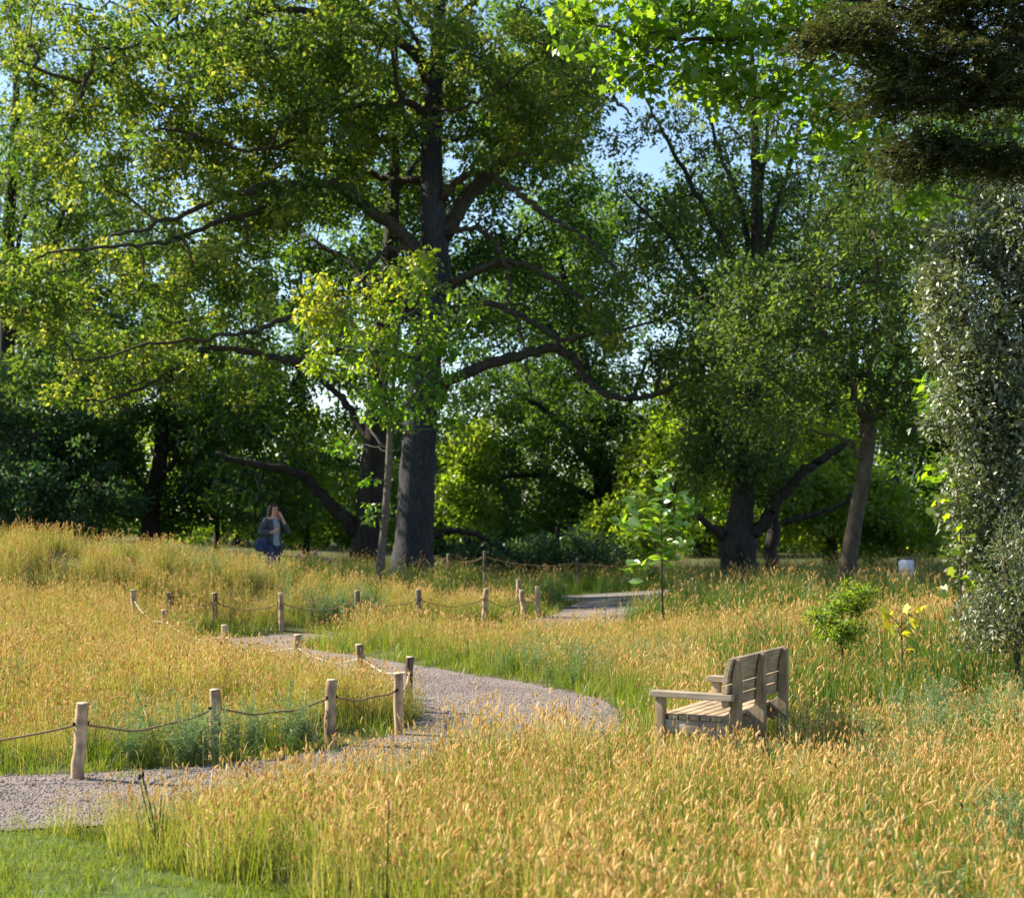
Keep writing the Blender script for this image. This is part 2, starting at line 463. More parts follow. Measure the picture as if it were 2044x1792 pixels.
def region_sheet(name, sd, box, cell, lift, mat):
    x = np.arange(box[0], box[1] + 1e-6, cell); y = np.arange(box[2], box[3] + 1e-6, cell)
    X, Y = np.meshgrid(x, y); sh = X.shape
    X = X.ravel().copy(); Y = Y.ravel().copy()
    for _ in range(2):
        s = sd(X, Y)
        e = 0.01
        gxx = (sd(X + e, Y) - s) / e; gyy = (sd(X, Y + e) - s) / e
        g = np.hypot(gxx, gyy) + 1e-6
        near = np.abs(s) < cell * 0.62
        X[near] -= (s * gxx / g ** 2)[near]; Y[near] -= (s * gyy / g ** 2)[near]
    s = sd(X, Y)
    ok = s < cell * 0.12
    n0 = sh[1]
    i = np.arange(sh[0] - 1)[:, None] * n0; j = np.arange(n0 - 1)[None, :]
    Q = np.stack([i + j, i + j + 1, i + j + 1 + n0, i + j + n0], -1).reshape(-1, 4)
    Q = Q[ok[Q].all(1)]
    used = np.unique(Q); re = np.zeros(len(X), dtype=int); re[used] = np.arange(len(used))
    V = np.stack([X, Y, H(X, Y) + lift], 1)[used]
    return link(name, np_mesh(name, V, re[Q], mat, smooth=True))


gp = region_sheet('gravel_path', sd_path, (-9, 4.5, 8.8, 40.5), 0.12, 0.014, M['gravel'])
tag(gp, 'pinkish grey gravel path winding through the meadow', 'path', kind='structure')
bp = region_sheet('back_path', sd_back, (-16, 14, 28, 43), 0.2, 0.014, M['back_path'])
tag(bp, 'pale path crossing behind the meadow in front of the trees', 'path', kind='structure')

LAWN_EDGE = catmull([(-9, 9.6), (-4.6, 9.74), (-3.4, 9.95), (-2.8, 9.8), (-2.2, 9.1), (-1.8, 8.75), (-1.3, 8.4), (-0.7, 7.7), (0.1, 6.6), (0.5, 4.0)], 8)


def sd_lawn(x, y):
    x = np.asarray(x, dtype=float).ravel(); y = np.asarray(y, dtype=float).ravel()
    poly = np.vstack([LAWN_EDGE, [(0.5, 2.0), (-9, 2.0)]])
    inside = np.zeros(len(x), dtype=bool)
    for a, b in zip(poly, np.roll(poly, -1, axis=0)):
        c = ((a[1] > y) != (b[1] > y)) & (x < (b[0] - a[0]) * (y - a[1]) / (b[1] - a[1] + 1e-12) + a[0])
        inside ^= c
    d = dist_line(x, y, LAWN_EDGE)
    return np.where(inside, -d, d)


lawn = region_sheet('lawn', sd_lawn, (-7.5, 1.2, 4.2, 10.0), 0.12, 0.008, M['lawn'])
tag(lawn, 'mown green lawn beside the gravel path', 'lawn', kind='structure')

# ------------------------------------------------------------------ scattered stuff (grass, gravel): own mesh instanced on its own points
def scatter(name, variants, pts, rot, scl, pick, mats):
    """variants: list of (V, F list, midx, rnd)"""
    Vs, Qs, Ts, mi_q, mi_t, rq, rt, vid = [], [], [], [], [], [], [], []
    n = 0
    for k, v in enumerate(variants):
        Vs.append(v['V']); vid.append(np.full(len(v['V']), k))
        if len(v['Q']): Qs.append(v['Q'] + n); mi_q.append(v['mq']); rq.append(v['rq'])
        if len(v['T']): Ts.append(v['T'] + n); mi_t.append(v['mt']); rt.append(v['rt'])
        n += len(v['V'])
    npts = len(pts)
    Vs.append(pts); vid.append(np.full(npts, -1))
    V = np.vstack(Vs); vid = np.concatenate(vid)
    F, mi, r = [], [], []
    if Qs: F.append(np.vstack(Qs)); mi += mi_q; r += rq
    if Ts: F.append(np.vstack(Ts)); mi += mi_t; r += rt
    rotA = np.zeros((len(V), 3)); rotA[n:] = rot
    sclA = np.ones(len(V)); sclA[n:] = scl
    pk = np.full(len(V), -1); pk[n:] = pick
    me = np_mesh(name, V, F, mats, attrs={'rnd': np.concatenate(r)}, midx=np.concatenate(mi),
                 vattrs={'vid': ('INT', vid), 'rot': ('FLOAT_VECTOR', rotA), 'scl': ('FLOAT', sclA), 'pick': ('INT', pk)})
    o = link(name, me)
    ng = bpy.data.node_groups.new(name + '_spread', 'GeometryNodeTree')
    ng.interface.new_socket('Geometry', in_out='INPUT', socket_type='NodeSocketGeometry')
    ng.interface.new_socket('Geometry', in_out='OUTPUT', socket_type='NodeSocketGeometry')
    N = ng.nodes.new; L = ng.links.new
    gi = N('NodeGroupInput'); go = N('NodeGroupOutput'); jn = N('GeometryNodeJoinGeometry')

    def named(nm, t):
        a = N('GeometryNodeInputNamedAttribute'); a.data_type = t; a.inputs['Name'].default_value = nm
        return a.outputs['Attribute']

    def eq(sock, val):
        c = N('FunctionNodeCompare'); c.data_type = 'INT'; c.operation = 'EQUAL'
        L(sock, c.inputs[2]); c.inputs[3].default_value = val
        return c.outputs[0]
    a_vid, a_pick, a_rot, a_scl = named('vid', 'INT'), named('pick', 'INT'), named('rot', 'FLOAT_VECTOR'), named('scl', 'FLOAT')
    for k in range(len(variants)):
        s1 = N('GeometryNodeSeparateGeometry'); L(gi.outputs[0], s1.inputs[0]); L(eq(a_vid, k), s1.inputs[1])
        s2 = N('GeometryNodeSeparateGeometry'); L(gi.outputs[0], s2.inputs[0]); L(eq(a_pick, k), s2.inputs[1])
        ip = N('GeometryNodeInstanceOnPoints')
        L(s2.outputs[0], ip.inputs['Points']); L(s1.outputs[0], ip.inputs['Instance'])
        L(a_rot, ip.inputs['Rotation']); L(a_scl, ip.inputs['Scale'])
        L(ip.outputs[0], jn.inputs[0])
    L(jn.outputs[0], go.inputs[0])
    md = o.modifiers.new('spread', 'NODES'); md.node_group = ng
    return o


def blades(rng, n, radius, hmin, hmax, wid, rlo, rhi, bend=0.35, segs=2):
    """flat tapering blades; returns V,Q,rnd"""
    a = rng.uniform(0, 2 * math.pi, n); r = radius * np.sqrt(rng.uniform(0, 1, n))
    base = np.stack([r * np.cos(a), r * np.sin(a), np.full(n, -0.02)], 1)
    h = rng.uniform(hmin, hmax, n)
    az = rng.uniform(0, 2 * math.pi, n)
    lean = rng.normal(0, 0.16, n); bd = np.abs(rng.normal(0, bend, n))
    d = np.stack([np.cos(az), np.sin(az), np.zeros(n)], 1)
    wv = np.stack([-np.sin(az), np.cos(az), np.zeros(n)], 1)
    tw = rng.uniform(0, 2 * math.pi, n)
    wv = np.stack([np.cos(tw), np.sin(tw), np.zeros(n)], 1)
    Vs = []
    for k in range(segs + 1):
        t = k / segs
        c = base + np.array([0, 0, 1.0]) * (h * t * (1 - 0.25 * bd * t))[:, None] + d * (h * (lean * t + bd * t * t))[:, None]
        w = wid * (1 - 0.85 * t ** 1.5) * rng.uniform(0.7, 1.3, n)
        Vs.append(c - wv * (w / 2)[:, None]); Vs.append(c + wv * (w / 2)[:, None])
    V = np.stack(Vs, 1)  # n, 2(segs+1), 3
    m = V.shape[1]
    b = np.arange(n)[:, None] * m
    Q = np.concatenate([np.stack([b[:, 0] + 2 * k, b[:, 0] + 2 * k + 1, b[:, 0] + 2 * k + 3, b[:, 0] + 2 * k + 2], 1) for k in range(segs)])
    rn = np.tile(rng.uniform(rlo, rhi, n), segs)
    return V.reshape(-1, 3), Q, rn


def seed_stems(rng, n, radius, hmin, hmax, hl, hr, swid=0.0028, lean_sd=0.14, sides=5, fuzz=7):
    """stems with plump seed spikes; returns stem V,Q,rnd and head V,Q,rnd"""
    sv, sq, sr, hv, hq, hrn = [], [], [], [], [], []
    ns = nh = 0
    prof = [(0.0, 0.25), (0.18, 0.85), (0.5, 1.0), (0.8, 0.7), (1.0, 0.12)]
    th = np.linspace(0, 2 * math.pi, sides, endpoint=False)
    for _ in range(n):
        a = rng.uniform(0, 2 * math.pi); r = radius * math.sqrt(rng.uniform())
        b = np.array([r * math.cos(a), r * math.sin(a), -0.02])
        h = rng.uniform(hmin, hmax); az = rng.uniform(0, 2 * math.pi)
        ln = abs(rng.normal(0, lean_sd)); d = np.array([math.cos(az), math.sin(az), 0])
        P = [b, b + d * h * ln * 0.3 + np.array([0, 0, h * 0.55]), b + d * h * ln + np.array([0, 0, h * (1 - ln * 0.2)])]
        tw = rng.uniform(0, math.pi); w = np.array([math.cos(tw), math.sin(tw), 0]) * swid / 2
        sv += [P[0] - w, P[0] + w, P[1] - w, P[1] + w, P[2] - w * 0.7, P[2] + w * 0.7]
        sq += [[ns, ns + 1, ns + 3, ns + 2], [ns + 2, ns + 3, ns + 5, ns + 4]]; ns += 6
        q = rng.uniform(0.45, 1.0); sr += [q, q]
        L = hl * rng.uniform(0.5, 1.45); R = hr * rng.uniform(0.6, 1.35)
        ax = P[2] - P[1]; ax /= np.linalg.norm(ax)
        nod = d * rng.normal(0.25, 0.35) * L
        n1 = np.cross(ax, [0.3, 0.9, 0.1]); n1 /= np.linalg.norm(n1); n2 = np.cross(ax, n1)
        for t, k in prof:
            c = P[2] + ax * (L * (t - 0.1)) + nod * t * t
            rr = R * k * rng.uniform(0.8, 1.2, sides)
            hv.append(c + (np.cos(th) * rr)[:, None] * n1 + (np.sin(th) * rr)[:, None] * n2)
        for k in range(len(prof) - 1):
            for jj in range(sides):
                kk = (jj + 1) % sides
                hq.append([nh + k * sides + jj, nh + k * sides + kk, nh + (k + 1) * sides + kk, nh + (k + 1) * sides + jj])
        base_r = np.clip(rng.normal(0.5, 0.24), 0, 1)
        hrn += list(np.clip(base_r + rng.normal(0, 0.15, (len(prof) - 1) * sides), 0, 1)); nh += len(prof) * sides
        for _f in range(fuzz):
            t = rng.uniform(0.05, 0.95); a3 = rng.uniform(0, 6.283)
            rad_d = math.cos(a3) * n1 + math.sin(a3) * n2
            c = P[2] + ax * (L * (t - 0.1)) + nod * t * t + rad_d * R * 0.6
            e = rad_d * 0.8 + ax * 1.0; e /= np.linalg.norm(e); wv = np.cross(e, rad_d); wv /= np.linalg.norm(wv) + 1e-9
            fl = R * rng.uniform(1.0, 1.9)
            hv.append(np.array([c - wv * R * .22, c + wv * R * .22, c + e * fl + wv * R * .04, c + e * fl - wv * R * .04]))
            hq.append([nh, nh + 1, nh + 2, nh + 3]); nh += 4; hrn.append(min(1, base_r + 0.3))
    return np.array(sv), np.array(sq), np.array(sr), np.vstack(hv), np.array(hq), np.array(hrn)


def variant(parts):
    """parts: list of (V, Q, rnd, material index)"""
    V, Qq, mq, rq, n = [], [], [], [], 0
    for v, q, r, m in parts:
        V.append(v); Qq.append(q + n); mq.append(np.full(len(q), m)); rq.append(r); n += len(v)
    e = np.zeros((0, 3), dtype=int)
    return dict(V=np.vstack(V), Q=np.vstack(Qq), T=e, mq=np.concatenate(mq), mt=np.zeros(0), rq=np.concatenate(rq), rt=np.zeros(0))


def clump_golden(rng, heads=31, tall=1.0, lo=0.30):
    sv, sq, sr, hv, hq, hr = seed_stems(rng, heads, 0.17, 0.20 * tall, 0.47 * tall, 0.037, 0.0046)
    bv, bq, br = blades(rng, 52, 0.17, 0.14 * tall, 0.40 * tall, 0.0055, lo, 1.0)
    return variant([(bv, bq, br, 0), (sv, sq, sr, 0), (hv, hq, hr, 1)])


def clump_green(rng, heads=6, tall=1.0):
    sv, sq, sr, hv, hq, hr = seed_stems(rng, heads, 0.17, 0.25 * tall, 0.42 * tall, 0.05, 0.007)
    bv, bq, br = blades(rng, 60, 0.17, 0.15 * tall, 0.38 * tall, 0.0065, 0.05, 0.7)
    return variant([(bv, bq, br, 0), (sv, sq, sr, 0), (hv, hq, hr, 1)])


def clump_verge(rng):
    bv, bq, br = blades(rng, 60, 0.16, 0.05, 0.24, 0.006, 0.1, 0.75, bend=0.55)
    return variant([(bv, bq, br, 0)])


def clump_reed(rng):
    bv, bq, br = blades(rng, 34, 0.16, 0.3, 0.68, 0.009, 0.0, 0.75, bend=0.25, segs=3)
    sv, sq, sr, hv, hq, hr = seed_stems(rng, 5, 0.15, 0.4, 0.72, 0.07, 0.006)
    return variant([(bv, bq, br, 2), (sv, sq, sr, 0), (hv, hq, hr, 1)])


def clump_brown(rng):
    sv, sq, sr, hv, hq, hr = seed_stems(rng, 3, 0.12, 0.36, 0.56, 0.024, 0.0048, lean_sd=0.22)
    s2, q2, r2, h2, p2, e2 = seed_stems(rng, 14, 0.17, 0.22, 0.42, 0.042, 0.005, lean_sd=0.6)
    bv, bq, br = blades(rng, 40, 0.17, 0.1, 0.34, 0.006, 0.2, 1.0, bend=0.8)
    return variant([(bv, bq, br, 0), (sv, sq, sr * 0.4, 2), (hv, hq, hr, 3), (s2, q2, r2, 0), (h2, p2, e2, 1)])


def clump_wispy(rng):
    sv, sq, sr, hv, hq, hr = seed_stems(rng, 16, 0.17, 0.26, 0.56, 0.07, 0.0026, lean_sd=0.32, fuzz=12)
    bv, bq, br = blades(rng, 46, 0.17, 0.1, 0.36, 0.005, 0.2, 1.0, bend=0.6)
    return variant([(bv, bq, br, 0), (sv, sq, sr, 0), (hv, hq, np.clip(hr + 0.15, 0, 1), 1)])


rg = np.random.default_rng(5)
VARS = [clump_golden(rg) for _ in range(5)] + [clump_green(rg) for _ in range(4)] + [clump_verge(rg) for _ in range(3)] + [clump_reed(rg) for _ in range(3)] + [clump_brown(rg) for _ in range(3)] + [clump_golden(rg, 34, 1.0, 0.6) for _ in range(4)] + [clump_wispy(rg) for _ in range(3)]


def meadow_points(box, per_m2, seed):
    r = np.random.default_rng(seed)
    n = int((box[1] - box[0]) * (box[3] - box[2]) * per_m2)
    x = r.uniform(box[0], box[1], n); y = r.uniform(box[2], box[3], n)
    k = np.abs(x) < y * 0.345 + 1.3
    return x[k], y[k], r


BENCH_O = (1.12, 12.62)
BENCH_A = math.atan2(-0.46, 0.888)


def bench_clear(x, y):
    c, s = math.cos(BENCH_A), math.sin(BENCH_A)
    lx = (x - BENCH_O[0]) * c + (y - BENCH_O[1]) * s
    ly = -(x - BENCH_O[0]) * s + (y - BENCH_O[1]) * c
    return (lx > -0.25) & (lx < 0.85) & (ly > -0.12) & (ly < 1.5)


def golden_share(x, y):
    n = vnoise(x * 0.55, y * 0.55, 21) * 0.6 + vnoise(x * 1.7, y * 1.7, 22) * 0.4
    g = np.full(len(x), 0.95)
    g = np.where((x > -1.5) & (y > 14.5) & (y < 27), 0.62, g)            # field right of the path is greener
    g = np.where((x > 2.2) & (y > 13.5) & (y < 22), 0.36, g)
    g = np.where((x > 1.5) & (y > 24), 0.22, g)
    g = np.where((x > 0.6) & (y < 10.0), 0.66 - 0.2 * (x - 0.6), g)
    g = np.where((y > 28.4) & (x < 1.5) & (x > -6), 0.5, g)
    return g + (n - 0.5) * 0.9


parts_xy = []
for box, dens, seed in (((-5, 5, 5.6, 11), 32, 1), ((-7.5, 7.5, 11, 16), 26, 2), ((-10, 10, 16, 24), 23, 3), ((-14, 14, 24, 33), 20, 4), ((-16, 16, 33, 46), 9, 6)):
    x, y, r = meadow_points(box, dens, seed)
    parts_xy.append((x, y))
X = np.concatenate([p[0] for p in parts_xy]); Y = np.concatenate([p[1] for p in parts_xy])
r = np.random.default_rng(77)
sp, sb, sl = sd_path(X, Y), sd_back(X, Y), sd_lawn(X, Y)
near0 = (Y < 12.6 + 0.35 * X) & (X > -2.2) & (Y < 15)
keep = (sp > np.where(near0, -0.25, 0.05)) & (sb > 0.05) & (sl > 0.06) & ~bench_clear(X, Y)
keep &= ~((Y < 5.9))
X, Y, sp, sb, sl = X[keep], Y[keep], sp[keep], sb[keep], sl[keep]
edge = np.minimum(np.minimum(sp, sb), sl + 0.15)
gs = golden_share(X, Y)
u = r.uniform(0, 1, len(X))
# the verge is green and wide on the far side of the path, narrow on the near side
inner = (X < -0.7) & (Y > 15.0) & (Y < 25.3) & (edge < 0.9) & (dist_line(X, Y, PATH[:int(len(PATH) * 0.62)]) < 2.2) & (X < -0.9 - 0.62 * (Y - 16.3))
near_side = (Y < 12.6 + 0.35 * X) & (X > -3.2) & (Y < 15)
verge_w = np.where(near_side | inner, 0.02, 0.36)
pick = np.where(u < gs, r.integers(0, 5, len(X)), r.integers(5, 9, len(X)))
vg = edge < verge_w * r.uniform(0.6, 1.5, len(X))
pick = np.where(vg, r.integers(9, 12, len(X)), pick)
mid = (~vg) & (edge < verge_w * 2.0) & (r.uniform(0, 1, len(X)) < 0.6)
pick = np.where(mid, r.integers(5, 9, len(X)), pick)
reed_zone = ((X > 1.0) & (Y > 26.5) & (r.uniform(0, 1, len(X)) < 0.55)) | ((Y > 33) & (r.uniform(0, 1, len(X)) < 0.7)) | \
            ((X > -4.4) & (X < -1.2) & (Y > 30.2) & (r.uniform(0, 1, len(X)) < 0.6)) | ((X > 2.0 + 0.1 * (Y - 14)) & (Y > 14.6) & (Y < 21) & (r.uniform(0, 1, len(X)) < 0.55 + 0.1 * np.clip(X - 3, 0, 3)))
pick = np.where(reed_zone & (edge > 0.25), r.integers(12, 15, len(X)), pick)
pick = np.where((pick < 9) & (r.uniform(0, 1, len(X)) < 0.05), r.integers(15, 18, len(X)), pick)
straw = ((pick < 5) & (X < -1.2) & (Y > 13) & (r.uniform(0, 1, len(X)) < 0.85)) | ((X < -4.2) & (Y > 27.2) & (Y < 30.6) & (edge > 0.3) & (r.uniform(0, 1, len(X)) < 0.9))
pick = np.where(straw, r.integers(18, 22, len(X)), pick)
pick = np.where(((pick < 9) | (pick > 17)) & (r.uniform(0, 1, len(X)) < 0.10), r.integers(22, 25, len(X)), pick)
scl = r.uniform(0.70, 1.22, len(X)) * (0.80 + 0.42 * vnoise(X * 0.9, Y * 0.9, 9))
scl = np.where((X > 0.55) & (X < 2.5) & (Y > 11.0 + 0.0 * X) & (Y < 12.75) & (Y < 13.3 - 0.3 * X), scl * 0.76, scl)
scl = np.where(near_side & (edge < 0.8), scl * np.where(X > -2.4, 1.06, 0.85), scl)
rot = np.stack([r.normal(0.0, 0.09, len(X)), r.normal(0.04, 0.09, len(X)), r.uniform(0, 6.28, len(X))], 1)
pts = np.stack([X, Y, H(X, Y)], 1)
wx = r.uniform(-5, 2.5, 2600); wy = r.uniform(9.5, 22, 2600); ws = sd_path(wx, wy)
k = (ws > -0.30) & (ws < 0.03) & (r.uniform(0, 1, 2600) < 0.16)
wx, wy = wx[k], wy[k]
pts = np.vstack([pts, np.stack([wx, wy, H(wx, wy) + 0.015], 1)]); rot = np.vstack([rot, np.stack([np.zeros(len(wx)), np.zeros(len(wx)), r.uniform(0, 6.28, len(wx))], 1)])
scl = np.concatenate([scl, r.uniform(0.2, 0.5, len(wx))]); pick = np.concatenate([pick, r.integers(9, 12, len(wx))])
mg = scatter('meadow_grass', VARS, pts, rot, scl, pick, [M['blade'], M['head'], M['reed'], M['brown_head']])
tag(mg, 'tall meadow grass with golden fluffy seed heads over green blades', 'grass', kind='stuff')
print('meadow clumps', len(X))

# lawn grass
r = np.random.default_rng(8)
LV = []
for _ in range(4):
    bv, bq, br = blades(r, 90, 0.15, 0.025, 0.085, 0.005, 0.0, 1.0, bend=0.7)
    LV.append(variant([(bv, bq, br, 0)]))
x, y, r = meadow_points((-4.6, 1.0, 5.4, 10), 60, 12)
s = sd_lawn(x, y); k = (s < 0.2) & (sd_path(x, y) > -0.10 * r.uniform(0, 1, len(x)))
x, y = x[k], y[k]
lg = scatter('lawn_grass', LV, np.stack([x, y, H(x, y) + 0.006], 1), np.stack([r.normal(0, .08, len(x)), r.normal(0, .08, len(x)), r.uniform(0, 6.28, len(x))], 1),
             r.uniform(0.7, 1.35, len(x)) * (0.7 + 0.6 * vnoise(x * 1.6, y * 1.6, 4)), r.integers(0, 4, len(x)), [M['lawn_blade']])
tag(lg, 'short bright green mown grass of the lawn', 'grass', kind='stuff')

# loose stones on the gravel path
r = np.random.default_rng(9)
SV = []
for _ in range(4):
    bm = bmesh.new(); bmesh.ops.create_icosphere(bm, subdivisions=1, radius=1.0)
    V = np.array([v.co[:] for v in bm.verts]); T = np.array([[v.index for v in f.verts] for f in bm.faces]); bm.free()
    V = V * r.uniform(0.7, 1.2, (len(V), 1)) * np.array([1.1, 0.85, 0.6])
    SV.append(dict(V=V, Q=np.zeros((0, 4), dtype=int), T=T, mq=np.zeros(0), mt=np.zeros(len(T)), rq=np.zeros(0), rt=r.uniform(0, 1, len(T))))
lv = np.array([[0, 0, .1], [.5, -.3, .35], [1.1, 0, .1], [.5, .3, .3]]) 
SV.append(dict(V=lv, Q=np.array([[0, 1, 2, 3]]), T=np.zeros((0, 3), dtype=int), mq=np.ones(1), mt=np.zeros(0), rq=np.array([0.8]), rt=np.zeros(0)))
n = 60000
t = r.integers(0, len(PATH) - 1, n); f = r.uniform(0, 1, n)
c = PATH[t] * (1 - f)[:, None] + PATH[t + 1] * f[:, None]
x = c[:, 0] + r.uniform(-1.3, 1.3, n); y = c[:, 1] + r.uniform(-1.3, 1.3, n)
k = (sd_path(x, y) < 0.05) & (y < 21) & (np.abs(x) < y * 0.345 + 0.5)
x, y = x[k], y[k]
lit = r.uniform(0, 1, len(x)) < 0.014
gv = scatter('gravel', SV, np.stack([x, y, H(x, y) + 0.016], 1), np.stack([r.uniform(0, 6.28, len(x)) * 0.2, r.uniform(0, 6.28, len(x)) * .2, r.uniform(0, 6.28, len(x))], 1),
             np.where(lit, r.uniform(0.018, 0.045, len(x)), r.uniform(0.005, 0.013, len(x))), np.where(lit, 4, r.integers(0, 4, len(x))), [M['stone'], M['brown_head']])
tag(gv, 'loose pinkish grey gravel stones on the path', 'gravel', kind='stuff')
#PART2
# ------------------------------------------------------------------ silvery weeds in patches
def sprig_plant(rng, n_st=7, h=0.55):
    """upright stems with fine feathery leaves"""
    sv, sq, sr, n = [], [], [], 0
    for _ in range(n_st):
        az = rng.uniform(0, 6.28); ln = rng.uniform(0.05, 0.5); hh = h * rng.uniform(0.6, 1.1)
        d = np.array([math.cos(az), math.sin(az), 0])
        b = d * 0.05
        for k in range(64):
            t = rng.uniform(0.12, 1.0)
            p = b + d * hh * ln * t * t + np.array([0, 0, hh * t])
            a2 = rng.uniform(0, 6.28); L = rng.uniform(0.02, 0.06) * (1.25 - 0.6 * t)
            e = np.array([math.cos(a2), math.sin(a2), rng.uniform(0.0, 0.9)]); e /= np.linalg.norm(e)
            w = np.cross(e, rng.normal(size=3)); w /= np.linalg.norm(w); w *= L * 0.12
            sv += [p, p + e * L * 0.5 + w, p + e * L, p + e * L * 0.5 - w]
            sq.append([n, n + 1, n + 2, n + 3]); sr.append(np.clip(rng.normal(0.35 + 0.35 * t, 0.2), 0, 1)); n += 4
        w = np.array([-math.sin(az), math.cos(az), 0]) * 0.003
        P = [b, b + d * hh * ln * 0.25 + np.array([0, 0, hh * .5]), b + d * hh * ln + np.array([0, 0, hh])]
        sv += [P[0] - w, P[0] + w, P[1] - w, P[1] + w, P[2] - w, P[2] + w]
        sq += [[n, n + 1, n + 3, n + 2], [n + 2, n + 3, n + 5, n + 4]]; sr += [0.3, 0.3]; n += 6
    return variant([(np.array(sv), np.array(sq), np.array(sr), 0)])


r = np.random.default_rng(31)
SPV = [sprig_plant(r) for _ in range(5)]
patches = [  # x, y, radius x, radius y, count, size
    (-2.75, 12.75, 0.55, 0.30, 26, 0.95), (-2.1, 13.6, 0.35, 0.3, 14, 0.9), (-3.0, 13.6, 0.8, 0.5, 10, 0.7),
    (0.75, 19.5, 1.5, 1.0, 60, 0.8), (1.6, 20.8, 1.2, 0.8, 24, 0.75), (-0.5, 19.9, 0.3, 0.3, 6, 0.75), (-3.2, 27.6, 1.0, 0.35, 26, 1.05), (-6.4, 26.0, 0.6, 0.4, 10, 0.9),
    (4.0, 13.3, 1.0, 0.9, 60, 0.85), (2.9, 11.6, 0.8, 0.5, 26, 0.7), (3.0, 9.0, 0.6, 0.6, 24, 0.75), (2.3, 7.4, 0.7, 0.5, 22, 0.7),
    (-4.6, 15.6, 0.6, 0.5, 12, 0.8), (-5.4, 29.4, 1.8, 0.7, 30, 0.85), (-11, 26.5, 1.6, 1.0, 14, 0.8), (2.2, 13.0, 0.5, 0.4, 14, 0.75)]
x = np.concatenate([p[0] + r.normal(0, p[2] * 0.6, p[4]) for p in patches]); y = np.concatenate([p[1] + r.normal(0, p[3] * 0.6, p[4]) for p in patches])
sc = np.concatenate([p[5] * r.uniform(0.7, 1.15, p[4]) for p in patches])
k = (sd_path(x, y) > 0.12) & (sd_back(x, y) > 0.1) & ~bench_clear(x, y)
x, y, sc = x[k], y[k], sc[k]
sw = scatter('silvery_weeds', SPV, np.stack([x, y, H(x, y)], 1), np.stack([r.normal(0, .12, len(x)), r.normal(0, .12, len(x)), r.uniform(0, 6.28, len(x))], 1), sc, r.integers(0, 5, len(x)), [M['silver']])
tag(sw, 'feathery silvery green weeds growing in patches among the grass', 'weeds', kind='stuff')


# ------------------------------------------------------------------ bench
def build_bench():
    O = (BENCH_O[0], BENCH_O[1], h1(*BENCH_O) - 0.01)
    b = empty('park_bench', O, BENCH_A)
    tag(b, 'weathered wooden park bench with arms, seen from behind in the tall grass', 'bench')
    LEN = 1.38
    mo, mu, ma = M['bench'], M['bench_up'], M['bench_arm']
    for y in (0.035, LEN - 0.035):                                    # front legs
        q = MB(); q.box((0.045, y - 0.036, -0.05), (0.118, y + 0.036, 0.568)); q.obj('leg', mu, b, bevel=0.005)
    for y in (0.03, LEN - 0.03):                                      # arms
        q = MB(); q.prism([(0.0, 0.572), (0.705, 0.566), (0.705, 0.617), (0.02, 0.624), (0.0, 0.612)], y - 0.058, y + 0.052)
        q.obj('armrest', ma, b, bevel=0.006)
    prof = [(0.655, -0.05), (0.745, -0.05), (0.745, 0.872), (0.741, 0.888), (0.732, 0.896), (0.712, 0.896), (0.702, 0.875), (0.686, 0.80), (0.676, 0.70), (0.670, 0.62), (0.668, 0.55),
            (0.662, 0.50), (0.648, 0.465), (0.622, 0.445), (0.585, 0.435), (0.585, 0.38), (0.655, 0.36)]
    for y in (0.085, LEN * 0.5, LEN - 0.085):                         # shaped rear supports
        q = MB(); q.prism(prof, y - 0.031, y + 0.031); q.obj('back_support', mu, b, bevel=0.004)
    for i in range(6):                                                # seat slats
        x0 = 0.062 + i * 0.0905
        q = MB(); q.box((x0, 0.078 if i == 0 else 0.012, 0.397), (x0 + 0.078, LEN - (0.078 if i == 0 else 0.012), 0.432)); q.obj('seat_slat', mo, b, bevel=0.004)
    # top back board, curved in section
    q = MB()
    q.prism([(0.622, 0.700), (0.656, 0.696), (0.664, 0.755), (0.680, 0.830), (0.704, 0.899), (0.676, 0.908), (0.646, 0.850), (0.630, 0.780)], -0.005, LEN + 0.005)
    q.obj('back_board', mo, b, bevel=0.003)
    for z0, z1, xo in ((0.606, 0.688, 0.004), (0.512, 0.595, 0.002)):   # lower back slats
        q = MB(); q.prism([(0.614 + xo, z0), (0.654 + xo, z0 + 0.003), (0.660 + xo, z1 - 0.003), (0.616 + xo, z1), (0.606 + xo, (z0 + z1) / 2)], -0.005, LEN + 0.005)
        q.obj('back_slat', mo, b, bevel=0.003)
    for y in (0.04, LEN * 0.5, LEN - 0.04):                           # seat bearers
        q = MB(); q.box((0.121, y - 0.02, 0.272), (0.653, y + 0.02, 0.394)); q.obj('seat_rail', ma, b, bevel=0.004)
    q = MB(); q.box((0.06, 0.075, 0.30), (0.10, LEN - 0.075, 0.393)); q.obj('front_rail', mo, b, bevel=0.004)
    return b


build_bench()


